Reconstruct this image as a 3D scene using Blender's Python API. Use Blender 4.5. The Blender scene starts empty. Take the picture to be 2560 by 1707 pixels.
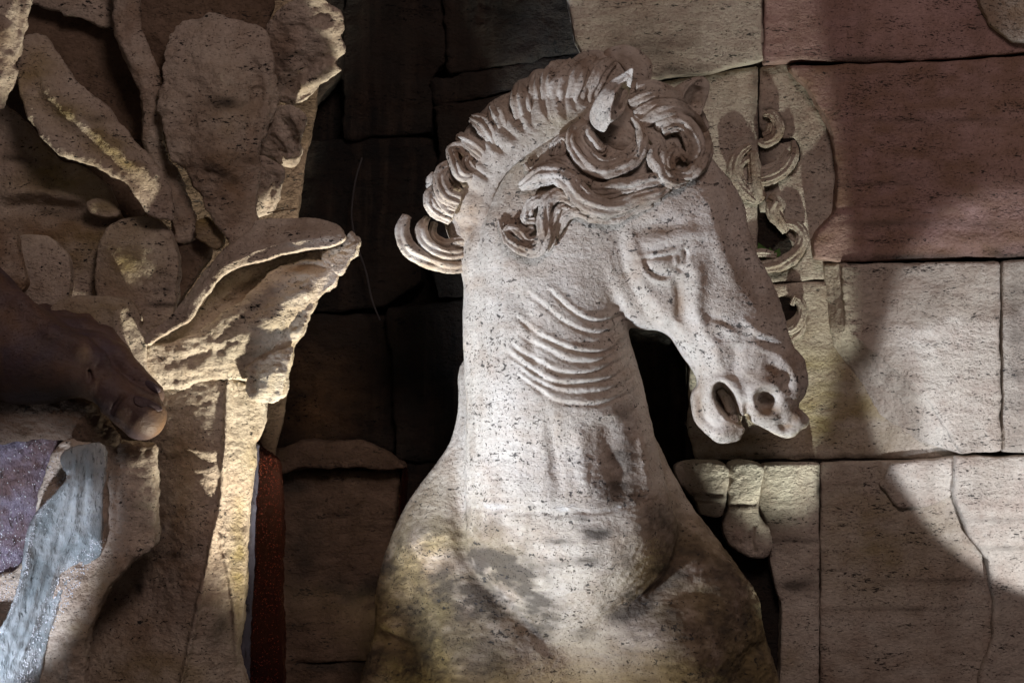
import bpy, math, random
import numpy as np
import openvdb
from mathutils import Vector

# ------------------------------------------------------------------ camera, world, lamps
PX = 1.0 / 853.33          # metres per unit of the working scale (2560 units = 3 m)
DC = 6827.0                # camera stands 8 m in front of the horse
H0 = 3.0                   # height of the picture centre above the basin
def W(x, v, d):            # working units (right, down, towards viewer) -> world metres
    return Vector(((x - 1280) * PX, -d * PX, (853.5 - v) * PX + H0))

sc = bpy.context.scene
cam = bpy.data.objects.new('camera', bpy.data.cameras.new('camera'))
sc.collection.objects.link(cam)
cam.location = (0, -8.0, H0)
cam.rotation_euler = (math.pi / 2, 0, 0)
cam.data.sensor_width = 36
cam.data.lens = 96
cam.data.clip_end = 200
sc.camera = cam
sc.view_settings.view_transform = 'Standard'
sc.view_settings.look = 'None'
sc.view_settings.exposure = 0.0
sc.view_settings.gamma = 1.0

world = bpy.data.worlds.new("World")
sc.world = world
world.use_nodes = True
bg = world.node_tree.nodes['Background']
bg.inputs['Color'].default_value = (0.62, 0.48, 0.47, 1)
bg.inputs['Strength'].default_value = 0.05

def lamp(name, kind, pos, target, power, color, size=0.1, spot=None, blend=0.2):
    l = bpy.data.lights.new(name, kind)
    l.energy = power
    l.color = color
    if kind == 'AREA':
        l.shape = 'DISK'; l.size = size
    else:
        l.shadow_soft_size = size
    if spot:
        l.spot_size = math.radians(spot); l.spot_blend = blend
    o = bpy.data.objects.new(name, l)
    sc.collection.objects.link(o)
    o.location = W(*pos)
    o.rotation_euler = (W(*target) - o.location).to_track_quat('-Z', 'Y').to_euler()
    return o
lamp('basin_lamp_cool', 'SPOT', (0, 2080, 1220), (1960, 560, 50), 500, (0.76, 0.85, 1.0), .06, 48, .7)
lamp('basin_lamp_warm', 'SPOT', (1250, 2480, 420), (1300, 1300, 60), 26, (1.0, 0.88, 0.56), .05, 80, .5)
lamp('basin_lamp_left', 'SPOT', (1180, 2400, 450), (690, 760, 140), 400, (1.0, 0.94, 0.78), .05, 35, .5)
lamp('wall_lamp', 'SPOT', (2300, 2300, 200), (1770, 400, -370), 190, (0.96, 1.0, 0.86), .03, 22, .2)
lamp('wall_fill_right', 'SPOT', (2900, 1900, 700), (2690, 1110, -320), 120, (0.90, 0.93, 1.0), .02, 35, .12)  # unseen spot added to brighten the right-hand blocks
lamp('ledge_lamp', 'SPOT', (-160, 2050, 850), (60, 1400, 200), 95, (0.78, 0.84, 1.0), .03, 30, .5)
lamp('square_fill', 'AREA', (2000, -2000, 4600), (1300, 900, 0), 84, (1.0, 0.77, 0.72), 1.5)  # broad unseen fill, added to lift tops and shaded stone with reddish light


# ------------------------------------------------------------------ numpy helpers
rng = np.random.RandomState(7)
_T = rng.rand(64, 64, 64).astype(np.float32)
def vnoise(p):
    i = np.floor(p).astype(np.int64); f = p - i
    f = f * f * (3 - 2 * f)
    i0 = i & 63; i1 = (i + 1) & 63
    x0, y0, z0 = i0.T; x1, y1, z1 = i1.T
    fx, fy, fz = f.T
    c00 = _T[x0, y0, z0] * (1 - fx) + _T[x1, y0, z0] * fx
    c10 = _T[x0, y1, z0] * (1 - fx) + _T[x1, y1, z0] * fx
    c01 = _T[x0, y0, z1] * (1 - fx) + _T[x1, y0, z1] * fx
    c11 = _T[x0, y1, z1] * (1 - fx) + _T[x1, y1, z1] * fx
    return ((c00 * (1 - fy) + c10 * fy) * (1 - fz) + (c01 * (1 - fy) + c11 * fy) * fz) * 2 - 1
def fbm(p, scale, octaves=3, stretch=(1, 1, 1), seed=0.0):
    q = p / (np.array(stretch) * scale) + seed * 7.31
    out = 0; a = 1.0; t = 0
    for o in range(octaves):
        out = out + a * vnoise(q); t += a
        q = q * 2.03 + 11.7; a *= 0.5
    return out / t

def spl(pts, n=8, closed=False):
    """Catmull-Rom through pts (any number of columns)"""
    P = np.array(pts, float); N = len(P); out = []
    for i in range(N if closed else N - 1):
        if closed:
            p0, p1, p2, p3 = P[i - 1], P[i], P[(i + 1) % N], P[(i + 2) % N]
        else:
            p0, p1, p2, p3 = P[max(i - 1, 0)], P[i], P[i + 1], P[min(i + 2, N - 1)]
        for t in np.arange(n) / n:
            out.append(.5 * ((2 * p1) + (p2 - p0) * t + (2 * p0 - 5 * p1 + 4 * p2 - p3) * t * t + (3 * p1 - p0 - 3 * p2 + p3) * t ** 3))
    if not closed: out.append(P[-1])
    return np.array(out)

def unp(pts, d):
    """where a thing that looks to be at (x, v) stands when it is d nearer than the horse's middle"""
    P = np.array(pts, float)
    k = (DC - np.asarray(d, float)) / DC
    P = P.copy()
    P[:, 0] = 1280 + (P[:, 0] - 1280) * k
    P[:, 1] = 853.5 + (P[:, 1] - 853.5) * k
    return P

def poly_sdf(X, V, poly):
    d2 = np.full(X.shape, 1e12, np.float32); ins = np.zeros(X.shape, bool)
    N = len(poly)
    for i in range(N):
        ax, av = poly[i]; bx, bv = poly[(i + 1) % N]
        ex, ev = bx - ax, bv - av
        L = ex * ex + ev * ev
        if L < 1e-9: continue
        t = np.clip(((X - ax) * ex + (V - av) * ev) / L, 0, 1)
        dx = X - ax - t * ex; dv = V - av - t * ev
        np.minimum(d2, dx * dx + dv * dv, out=d2)
        c = ((av > V) != (bv > V))
        if ev != 0:
            ins ^= c & (X < ax + (V - av) * ex / ev)
    s = np.sqrt(d2)
    return np.where(ins, -s, s).astype(np.float32)

def line_dist(X, V, pts):
    """distance to an open polyline and the parameter 0..1 along it"""
    d2 = np.full(X.shape, 1e12, np.float32); tt = np.zeros(X.shape, np.float32); sg = np.zeros(X.shape, np.float32)
    n = len(pts) - 1
    for i in range(n):
        ax, av = pts[i][:2]; bx, bv = pts[i + 1][:2]
        ex, ev = bx - ax, bv - av
        L = ex * ex + ev * ev
        if L < 1e-9: continue
        t = np.clip(((X - ax) * ex + (V - av) * ev) / L, 0, 1)
        dx = X - ax - t * ex; dv = V - av - t * ev
        q = dx * dx + dv * dv
        m = q < d2
        d2[m] = q[m]; tt[m] = (i + t[m]) / n
        sg[m] = np.sign(ex * dv - ev * dx)[m]
    return np.sqrt(d2), tt, sg

def blur(A, r, it=2):
    r = int(max(1, r))
    for _ in range(it):
        for ax in (0, 1):
            B = np.pad(A, [(r + 1, r) if a == ax else (0, 0) for a in (0, 1)], mode='edge')
            C = np.cumsum(B, axis=ax, dtype=np.float64)
            if ax == 0: A = (C[2 * r + 1:] - C[:-2 * r - 1]) / (2 * r + 1)
            else: A = (C[:, 2 * r + 1:] - C[:, :-2 * r - 1]) / (2 * r + 1)
    return A.astype(np.float32)

def upsample(A, shape, f):
    i = np.minimum(np.arange(shape[0]) / f, A.shape[0] - 1.001)
    j = np.minimum(np.arange(shape[1]) / f, A.shape[1] - 1.001)
    i0 = i.astype(int); j0 = j.astype(int); fi = (i - i0)[:, None]; fj = (j - j0)[None]
    return (A[i0][:, j0] * (1 - fi) * (1 - fj) + A[i0 + 1][:, j0] * fi * (1 - fj) + A[i0][:, j0 + 1] * (1 - fi) * fj + A[i0 + 1][:, j0 + 1] * fi * fj)

def inflate(S, h):
    """membrane blown up over the outline: a smooth rounded height, 0..1"""
    f = 3
    m = (S[::f, ::f] < h * f * 0.6)
    m = np.pad(m, 1); u = np.zeros(m.shape, np.float32); mf = m.astype(np.float32)
    n = int(2.2 * max(m.shape))
    # coarse start, then relax
    m2 = mf[::2, ::2]; u2 = np.zeros(m2.shape, np.float32)
    for _ in range(n * 3):
        u2[1:-1, 1:-1] = .25 * (u2[:-2, 1:-1] + u2[2:, 1:-1] + u2[1:-1, :-2] + u2[1:-1, 2:]) + 4
        u2 *= m2
    u = upsample(u2, m.shape, 2).astype(np.float32) * mf
    for _ in range(n):
        u[1:-1, 1:-1] = .25 * (u[:-2, 1:-1] + u[2:, 1:-1] + u[1:-1, :-2] + u[1:-1, 2:]) + 1
        u *= mf
    u = u[1:-1, 1:-1]
    return upsample(u / u.max(), S.shape, f).astype(np.float32)

def tps(ctrl, X, V):
    """smooth surface through scattered heights (x, v, value)"""
    C = np.array(ctrl, float); s = 500.0
    x = C[:, 0] / s; v = C[:, 1] / s; n = len(C)
    def U(r2): return np.where(r2 > 0, r2 * np.log(r2 + 1e-12), 0)
    K = U((x[:, None] - x) ** 2 + (v[:, None] - v) ** 2) + np.eye(n) * 1e-3
    Pm = np.c_[np.ones(n), x, v]
    A = np.block([[K, Pm], [Pm.T, np.zeros((3, 3))]])
    w = np.linalg.solve(A, np.r_[C[:, 2], 0, 0, 0])
    xs = X / s; vs = V / s
    out = w[n] + w[n + 1] * xs + w[n + 2] * vs
    for i in range(n):
        out = out + w[i] * U((xs - x[i]) ** 2 + (vs - v[i]) ** 2)
    return out.astype(np.float32)

def smin(a, b, k):
    h = np.clip(.5 + .5 * (b - a) / k, 0, 1)
    return b + (a - b) * h - k * h * (1 - h)
def smax(a, b, k): return -smin(-a, -b, k)

class Sheet:
    """plan grid for a relief"""
    def __init__(s, x0, x1, v0, v1, h):
        s.x = np.arange(x0, x1 + h, h, dtype=np.float32); s.v = np.arange(v0, v1 + h, h, dtype=np.float32); s.h = h
        s.X, s.V = np.meshgrid(s.x, s.v, indexing='ij')
    def at(s, A, x, v):
        i = np.clip((np.asarray(x) - s.x[0]) / s.h, 0, len(s.x) - 1.001); j = np.clip((np.asarray(v) - s.v[0]) / s.h, 0, len(s.v) - 1.001)
        i0 = i.astype(int); j0 = j.astype(int); a = i - i0; b = j - j0
        return A[i0, j0] * (1 - a) * (1 - b) + A[i0 + 1, j0] * a * (1 - b) + A[i0, j0 + 1] * (1 - a) * b + A[i0 + 1, j0 + 1] * a * b
    def place(s, F, pts):
        P = np.array(pts, float)[:, :2]; Q = P
        for _ in range(2): Q = unp(P, s.at(F, Q[:, 0], Q[:, 1]))
        return Q
    def stroke(s, F, pts, amp, w, taper=0.25, kind='gauss', w2=None, n=6):
        """raise (amp > 0) or cut (amp < 0) the relief F along a line; w half width; kind 'step' = a scale with a sharp lower edge"""
        L = spl(s.place(F, pts), n)
        pad = w * 4
        i0 = max(0, int((L[:, 0].min() - pad - s.x[0]) / s.h)); i1 = int((L[:, 0].max() + pad - s.x[0]) / s.h) + 2
        j0 = max(0, int((L[:, 1].min() - pad - s.v[0]) / s.h)); j1 = int((L[:, 1].max() + pad - s.v[0]) / s.h) + 2
        sl = (slice(i0, max(i1, 0)), slice(j0, max(j1, 0)))
        X = s.X[sl]; V = s.V[sl]
        if X.size == 0: return
        d, t, sg = line_dist(X, V, L)
        e = np.clip(np.minimum(t, 1 - t) / max(taper, 1e-3), 0, 1) if taper > 0 else 1
        e = e * (2 - e) if taper > 0 else 1
        if kind == 'gauss': p = np.exp(-(d / w) ** 2)
        elif kind == 'step':      # soft on one side, sharp on the other
            p = np.where(sg > 0, np.exp(-(d / (w * .3)) ** 2), np.exp(-(d / w) ** 1.4))
        elif kind == 'flat': p = 1 / (1 + np.exp((d - w) / (w2 or 2)))
        F[sl] += (amp * p * e).astype(np.float32)
    def lump(s, F, x, v, amp, rx, rv, ang=0, p=1):
        (x, v), = s.place(F, [(x, v)])
        a = math.radians(ang); dx = s.X - x; dv = s.V - v
        u = (dx * math.cos(a) + dv * math.sin(a)) / rx; w = (-dx * math.sin(a) + dv * math.cos(a)) / rv
        F += (amp * np.exp(-(u * u + w * w) ** p)).astype(np.float32)

def slab3(sheet, S, F, B, dz, k=6, steep=1.0):
    """solid between back B and front F inside outline S -> 3D field"""
    h = sheet.h
    gx, gv = np.gradient(F, h)
    g = 1 / np.sqrt(1 + np.minimum(gx * gx + gv * gv, 9 * steep))
    d = dz[None, None, :]
    f = (d - F[..., None]) * g[..., None]
    b = (B[..., None] - d)
    return smax(smax(f, b, k), S[..., None], k).astype(np.float32)

COL = sc.collection
def empty(name, pos):
    o = bpy.data.objects.new(name, None); COL.objects.link(o)
    o.empty_display_size = 0.1
    o.location = W(*pos); return o
def tag(o, label=None, cat=None, group=None, kind=None):
    if label: o['label'] = label
    if cat: o['category'] = cat
    if group: o['group'] = group
    if kind: o['kind'] = kind
    return o

def mesh_obj(name, pts, quads, mat, parent=None, origin=None, attrs=None, smooth=True, tris=None):
    """pts in working units (x, v, d)"""
    pts = np.asarray(pts, float)
    w = np.empty_like(pts)
    w[:, 0] = (pts[:, 0] - 1280) * PX; w[:, 1] = -pts[:, 2] * PX; w[:, 2] = (853.5 - pts[:, 1]) * PX + H0
    if parent is not None: o3 = np.array(parent.matrix_basis.translation)
    elif origin is not None: o3 = np.array(W(*origin))
    else:
        o3 = np.array([w[:, 0].mean(), w[:, 1].mean(), w[:, 2].min()])
    w = w - o3
    me = bpy.data.meshes.new(name)
    q = np.asarray(quads)
    me.vertices.add(len(w)); me.vertices.foreach_set('co', w.astype(np.float32).ravel())
    nq = len(q); nt = 0 if tris is None else len(tris)
    me.loops.add(nq * 4 + nt * 3); me.polygons.add(nq + nt)
    idx = q.ravel() if nt == 0 else np.r_[q.ravel(), np.asarray(tris).ravel()]
    me.loops.foreach_set('vertex_index', idx.astype(np.int32))
    st = np.r_[np.arange(nq) * 4, nq * 4 + np.arange(nt) * 3].astype(np.int32)
    me.polygons.foreach_set('loop_start', st)
    me.polygons.foreach_set('loop_total', np.r_[np.full(nq, 4), np.full(nt, 3)].astype(np.int32))
    me.update(calc_edges=True)
    me.validate()
    me.polygons.foreach_set('use_smooth', np.full(len(me.polygons), smooth))
    if attrs:
        for k, a in attrs.items():
            at = me.attributes.new(k, 'FLOAT', 'POINT'); at.data.foreach_set('value', np.asarray(a, np.float32))
    me.materials.append(mat)
    o = bpy.data.objects.new(name, me); COL.objects.link(o)
    if parent is not None: o.parent = parent
    else: o.location = Vector(o3)
    return o

def vdb_mesh(f, org, h, band=3.0):
    g = openvdb.FloatGrid(background=band * h)
    g.copyFromArray(np.clip(f, -band * h, band * h).astype(np.float32), tolerance=1e-4)
    p, q = g.convertToQuads(isovalue=0.0)
    return p.astype(np.float64) * h + np.array(org), q

def vnormals(p, q):
    a = p[q[:, 2]] - p[q[:, 0]]; b = p[q[:, 3]] - p[q[:, 1]]
    n = np.cross(a, b); N = np.zeros_like(p)
    for i in range(4): np.add.at(N, q[:, i], n)
    N /= np.linalg.norm(N, axis=1, keepdims=True) + 1e-9
    return N
def roughen(p, q, specs, seed=0):
    """push the surface in and out: specs = (amplitude, scale, stretch, octaves)"""
    N = vnormals(p, q)
    # make sure normals face outward
    c = p.mean(0)
    if (np.einsum('ij,ij->i', N, p - c)).mean() < 0: N = -N
    off = 0
    for i, (a, s, st, o) in enumerate(specs):
        off = off + a * fbm(p, s, o, st, seed + i)
    return p + N * np.asarray(off)[:, None], N

def slab_obj(name, mat, parent, poly, dc, T=40, back=30, ctrl=None, g=.5, strokes=(), lumps=(), h=4, rough=None, k=5, n=5, smooth_poly=True, attrs=None, origin=None, seed=0, edge=0, flatback=False, cuts=(), grow=0):
    """a carved piece: outline (as seen), middle depth dc, ctrl = (x, v, extra depth) bends it, T swells it towards the viewer"""
    P = np.array(poly, float)
    ctrl3 = None
    if ctrl is not None:
        c = np.array(ctrl, float); cc = unp(c[:, :2], dc + c[:, 2]); ctrl3 = np.c_[cc, c[:, 2]]
        # outline points take the bent depth too
        Z = dc + tps(ctrl3, *unp(P, dc).T)
        P = unp(P, Z)
    else:
        P = unp(P, dc)
    if smooth_poly: P = spl(P, n, True)
    if edge:
        L = np.cumsum(np.r_[0, np.linalg.norm(np.diff(P, axis=0), axis=1)])
        c0 = P.mean(0); r = P - c0
        nz = fbm(np.c_[P, np.zeros(len(P))], 26, 3, (1, 1, 1), seed + 3)
        P = P + r / (np.linalg.norm(r, axis=1, keepdims=True) + 1e-6) * (edge * nz)[:, None]
    pad = 3 * h + grow
    s = Sheet(P[:, 0].min() - pad, P[:, 0].max() + pad, P[:, 1].min() - pad, P[:, 1].max() + pad, h)
    S = poly_sdf(s.X, s.V, P) - grow
    base = dc + (tps(ctrl3, s.X, s.V) if ctrl3 is not None else np.zeros_like(s.X))
    u = np.clip(inflate(S, h), 0, 1)
    F = (base + T * u ** g).astype(np.float32)
    B = (base - back * (1 if flatback else u ** g)).astype(np.float32)
    for a in lumps: s.lump(F, *a)
    for a in strokes: s.stroke(F, *a[0:1], **dict(amp=a[1], w=a[2], taper=a[3] if len(a) > 3 else .25, kind=a[4] if len(a) > 4 else 'gauss'))
    z = np.arange(B.min() - 4 * h, F[S < 2 * h].max() + 4 * h, h, dtype=np.float32)
    f = slab3(s, S, F, B, z, k)
    for (x, v, d, rx, rv, rd) in cuts:
        (x, v), = unp([(x, v)], d)
        e = (np.sqrt(((s.X - x) / rx)[..., None] ** 2 + ((s.V - v) / rv)[..., None] ** 2 + ((z[None, None] - d) / rd) ** 2) - 1) * min(rx, rv)
        f = smax(f, -e, 4)
    p, q = vdb_mesh(f, (s.x[0], s.v[0], z[0]), h)
    p, N = roughen(p, q, rough or [(3, 50, (1, 1, 1), 2), (1.5, 14, (1.5, .8, 1), 3)], seed)
    if len(p) == 0: return None
    A = {}
    for kx in ('dark', 'brown', 'yellow', 'white'): A[kx] = np.zeros(len(p))
    if attrs:
        n1 = fbm(p, 40, 4, (1.4, .8, 1), seed + 5)
        for kx, lst in attrs.items():
            if kx == 'base':
                for kk, vv in lst.items(): A[kk] = np.maximum(A[kk], np.clip(vv * (1 + 1.2 * n1), 0, 1))
            else:
                for (bx, bv, rx, rv, ang, am) in lst:
                    (x, v), = unp([(bx, bv)], dc); a = math.radians(ang); dx = p[:, 0] - x; dv = p[:, 1] - v
                    uu = (dx * math.cos(a) + dv * math.sin(a)) / rx; ww = (-dx * math.sin(a) + dv * math.cos(a)) / rv
                    A[kx] = np.maximum(A[kx], np.clip(am * np.exp(-(uu * uu + ww * ww)) * (1 + 1.3 * n1) , 0, 1))
    return mesh_obj(name, p, q, mat, parent, origin=origin, attrs=A)

def surf(x, v, default=-60):
    return HS.at(HFs, x, v)

def lock(name, pts, mat, parent, flutes=3, flute=.22, flat=.75, n=7, ring=40, rough=1.2, seed=0, twist=0.0, absd=False, attrs=None, tip=0.35):
    """a carved lock of hair swept along pts = (x, v, lift or depth, radius); flutes run along it"""
    P = np.array(pts, float)
    q2 = unp(P[:, :2], 100)
    dep = P[:, 2] if absd else surf(q2[:, 0], q2[:, 1]) + P[:, 2]
    q2 = unp(P[:, :2], dep)
    C = spl(np.c_[q2, dep, P[:, 3]], n)
    m = len(C)
    T = np.gradient(C[:, :3], axis=0); T /= np.linalg.norm(T, axis=1, keepdims=True) + 1e-9
    up = np.array([0, 0, 1.0])
    B = np.cross(T, up); B /= np.linalg.norm(B, axis=1, keepdims=True) + 1e-9
    Nn = np.cross(B, T)
    th = np.linspace(0, 2 * np.pi, ring, endpoint=False)
    V = []
    for i in range(m):
        a = th + twist * i / m
        ph = seed + .5 * np.sin(i * .35 + seed)
        r = C[i, 3] * (1 + (flute * 1.25 * (1.6 * np.abs(np.cos(th * (flutes + .5) + ph)) - 1) if flutes else 0) + .3 * flute * np.cos(th * 7 + i * .2))
        V.append(C[i, :3] + B[i] * (r * np.cos(th))[:, None] + Nn[i] * (r * flat * np.sin(th))[:, None])
    V = np.array(V)
    st = C[0, :3] - T[0] * C[0, 3] * tip; en = C[-1, :3] + T[-1] * C[-1, 3] * tip
    pts3 = np.r_[V.reshape(-1, 3), [st], [en]]
    i = np.arange(m - 1)[:, None] * ring; j = np.arange(ring)[None]; j2 = (j + 1) % ring
    quads = np.stack([i + j, i + ring + j, i + ring + j2, i + j2], -1).reshape(-1, 4)
    e = m * ring; jj = np.arange(ring); jn = (jj + 1) % ring
    tris = np.r_[np.c_[np.full(ring, e), jj, jn], np.c_[np.full(ring, e + 1), (m - 1) * ring + jn, (m - 1) * ring + jj]]
    ctr = np.repeat(C[:, :3], ring, 0)
    d = pts3[:-2] - ctr; L = np.linalg.norm(d, axis=1, keepdims=True) + 1e-9
    pts3[:-2] += d / L * (rough * 1.6 * fbm(pts3[:-2], 14, 3, (1, 1, 1), seed) + rough * fbm(pts3[:-2], 5, 2, (1, 1, 1), seed))[:, None]
    pts3 = pts3
    A = dict(dark=np.clip(fbm(pts3, 22, 3, (1, 1, 1), 3) * .8 - .15, 0, 1), brown=np.clip(.25 + .8 * fbm(pts3, 40, 2, (1, 1, 1), 4), 0, 1), yellow=np.zeros(len(pts3)), white=np.zeros(len(pts3)))
    return mesh_obj(name, pts3, quads, mat, parent, tris=tris, attrs=A)

# ------------------------------------------------------------------ materials
M = {}
def nodes(name):
    m = bpy.data.materials.new(name); m.use_nodes = True
    nt = m.node_tree; b = nt.nodes['Principled BSDF']
    return m, nt, b
def link(nt, a, b): nt.links.new(a, b)
def noise(nt, vec, scale, detail=4, rough=.55, dist=0.0):
    n = nt.nodes.new('ShaderNodeTexNoise'); n.inputs['Scale'].default_value = scale; n.inputs['Detail'].default_value = detail
    n.inputs['Roughness'].default_value = rough; n.inputs['Distortion'].default_value = dist
    link(nt, vec, n.inputs['Vector']); return n.outputs['Fac']
def mapping(nt, src, scale, rot=(0, 0, 0)):
    n = nt.nodes.new('ShaderNodeMapping'); n.inputs['Scale'].default_value = scale; n.inputs['Rotation'].default_value = rot
    link(nt, src, n.inputs['Vector']); return n.outputs['Vector']
def ramp(nt, fac, stops, interp='LINEAR'):
    n = nt.nodes.new('ShaderNodeValToRGB'); n.color_ramp.interpolation = interp
    e = n.color_ramp.elements
    while len(e) < len(stops): e.new(.5)
    for i, (p, c) in enumerate(stops):
        e[i].position = p; e[i].color = (*c, 1) if isinstance(c, tuple) else (c, c, c, 1)
    link(nt, fac, n.inputs['Fac']); return n.outputs['Color']
def mix(nt, fac, a, b, mode='MIX'):
    n = nt.nodes.new('ShaderNodeMix'); n.data_type = 'RGBA'; n.blend_type = mode
    if isinstance(fac, (int, float)): n.inputs[0].default_value = fac
    else: link(nt, fac, n.inputs[0])
    for k, c in ((6, a), (7, b)):
        if isinstance(c, tuple): n.inputs[k].default_value = (*c, 1)
        else: link(nt, c, n.inputs[k])
    return n.outputs[2]
def mth(nt, op, a, b=0.0, c=0.0):
    n = nt.nodes.new('ShaderNodeMath'); n.operation = op
    for i, x in enumerate((a, b, c)):
        if isinstance(x, (int, float)): n.inputs[i].default_value = x
        else: link(nt, x, n.inputs[i])
    return n.outputs[0]
def attr(nt, name):
    n = nt.nodes.new('ShaderNodeAttribute'); n.attribute_name = name; return n.outputs['Fac']

def stone(name, base, base2, pit=1.0, pit_h=1.0, relief=1.0, rough=.85, stain=.5, attrs=True, tint=(0.30, 0.17, 0.09), seed=0.0, wet=False, dirt=(0.035, 0.032, 0.03), stretch=2.2):
    m, nt, b = nodes(name)
    tc = nt.nodes.new('ShaderNodeTexCoord').outputs['Object']
    mp = nt.nodes.new('ShaderNodeMapping'); mp.inputs['Location'].default_value = (seed, seed * 2.3, -seed)
    link(nt, tc, mp.inputs['Vector']); P = mp.outputs['Vector']
    big = noise(nt, P, 3.0, 4, .6); mid = noise(nt, P, 14, 4, .6); fine = noise(nt, P, 90, 4, .65)
    col = mix(nt, ramp(nt, big, [(.35, 0.0), (.65, 1.0)]), base, base2)
    col = mix(nt, mth(nt, 'MULTIPLY', ramp(nt, mid, [(.45, 0.0), (.75, 1.0)]), stain), col, tint)
    col = mix(nt, .35, col, mix(nt, 1.0, col, ramp(nt, fine, [(.3, .55), (.7, 1.25)]), 'MULTIPLY'))
    # pits: worm-eaten holes of the travertine in horizontal beds
    H = mapping(nt, P, (1.0, 1.0, stretch))
    pn = noise(nt, H, 58, 3, .6, .3); pm = noise(nt, mapping(nt, P, (.8, .8, 3.5)), 7, 3, .6)
    pn2 = noise(nt, H, 120, 2, .5, .6)
    zone = ramp(nt, pm, [(.42, 0.0), (.68, 1.0)])
    th = mth(nt, 'ADD', pn, mth(nt, 'MULTIPLY', zone, .13))
    pits = ramp(nt, th, [(.705, 0.0), (.735, 1.0)])
    pits2 = ramp(nt, mth(nt, 'ADD', pn2, mth(nt, 'MULTIPLY', zone, .08)), [(.70, 0.0), (.74, 1.0)])
    pa = mth(nt, 'MAXIMUM', mth(nt, 'MULTIPLY', pits, pit), mth(nt, 'MULTIPLY', pits2, pit * .75))
    pn3 = noise(nt, mapping(nt, P, (1.0, 1.0, 2.6)), 30, 3, .6, .5)
    pits3 = ramp(nt, mth(nt, 'ADD', pn3, mth(nt, 'MULTIPLY', zone, .05)), [(.745, 0.0), (.765, 1.0)])
    pn4 = noise(nt, P, 190, 2, .5, .3)
    pits4 = ramp(nt, mth(nt, 'ADD', pn4, mth(nt, 'MULTIPLY', mid, .12)), [(.735, 0.0), (.77, 1.0)])
    pa = mth(nt, 'MAXIMUM', pa, mth(nt, 'MAXIMUM', mth(nt, 'MULTIPLY', pits3, pit), mth(nt, 'MULTIPLY', pits4, pit * .7)))
    strata = noise(nt, mapping(nt, P, (.25, .25, 3.0), (0.02, .03, 0)), 6, 5, .65, .3)
    col = mix(nt, mth(nt, 'MULTIPLY', ramp(nt, strata, [(.48, 0.0), (.72, 1.0)]), stain), col, mix(nt, .5, col, tint))
    drip = noise(nt, mapping(nt, P, (1.0, 1.0, .09)), 17, 4, .6, .2)
    col = mix(nt, mth(nt, 'MULTIPLY', mth(nt, 'MULTIPLY', ramp(nt, drip, [(.50, 0.0), (.66, 1.0)]), ramp(nt, big, [(.4, .2), (.62, 1.0)])), .5), col, mix(nt, .6, col, (0.12, 0.085, 0.06)))
    if attrs:
        col = mix(nt, mth(nt, 'MULTIPLY', attr(nt, 'brown'), .8), col, (0.20, 0.115, 0.055))
        col = mix(nt, mth(nt, 'MULTIPLY', attr(nt, 'yellow'), .8), col, (0.25, 0.19, 0.07))
        col = mix(nt, mth(nt, 'MULTIPLY', attr(nt, 'dark'), .85), col, (0.055, 0.045, 0.036))
        col = mix(nt, mth(nt, 'MULTIPLY', attr(nt, 'white'), .85), col, (0.75, 0.75, 0.74))
    col = mix(nt, mth(nt, 'MINIMUM', pa, 1.0), col, dirt)
    link(nt, col, b.inputs['Base Color'])
    b.inputs['Roughness'].default_value = rough
    b.inputs['Specular IOR Level'].default_value = .25
    # relief
    chip = noise(nt, mapping(nt, P, (1, 1, 1.5)), 70, 5, .62, .3)
    grain = noise(nt, P, 260, 3, .6)
    h = mth(nt, 'ADD', mth(nt, 'MULTIPLY', chip, .0075 * relief), mth(nt, 'MULTIPLY', grain, .0012 * relief))
    h = mth(nt, 'ADD', h, mth(nt, 'MULTIPLY', mid, .012 * relief))
    h = mth(nt, 'SUBTRACT', h, mth(nt, 'MULTIPLY', pa, .006 * pit_h))
    bp = nt.nodes.new('ShaderNodeBump'); bp.inputs['Strength'].default_value = 1.0; bp.inputs['Distance'].default_value = 1.0
    link(nt, h, bp.inputs['Height']); link(nt, bp.outputs['Normal'], b.inputs['Normal'])
    M[name] = m
    return m
stone('travertine', (0.61, 0.55, 0.485), (0.52, 0.46, 0.385), pit=.85, relief=.6, stain=.35, stretch=1.35)
stone('wall_stone', (0.62, 0.56, 0.48), (0.46, 0.39, 0.32), pit=.9, relief=1.0, stain=.45, tint=(0.33, 0.22, 0.17), seed=3.1, stretch=3.0)
stone('wall_red_cast', (0.52, 0.35, 0.32), (0.40, 0.26, 0.24), pit=.9, relief=1.1, stain=.4, tint=(0.30, 0.17, 0.12), seed=4.4, stretch=3.0)  # wall stone with the reddish cast of the fill light put into its colour
stone('grime_shade_stone', (0.034, 0.027, 0.021), (0.011, 0.0105, 0.010), pit=1.0, relief=1.2, stain=.6, tint=(0.03, 0.017, 0.011), seed=8.3, dirt=(0.004, 0.004, 0.004))  # grimy stone, with the shade of the grotto put into its colour too
stone('rock_stone', (0.60, 0.53, 0.43), (0.47, 0.38, 0.31), pit=1.0, relief=1.1, stain=.45, tint=(0.26, 0.17, 0.10), seed=5.7)
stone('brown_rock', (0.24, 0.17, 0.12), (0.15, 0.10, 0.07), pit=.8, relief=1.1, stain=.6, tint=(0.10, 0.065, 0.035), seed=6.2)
stone('foot_marble', (0.092, 0.068, 0.082), (0.05, 0.036, 0.042), pit=.25, relief=.35, stain=.7, rough=.5, tint=(0.09, 0.05, 0.035), seed=2.2)
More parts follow.
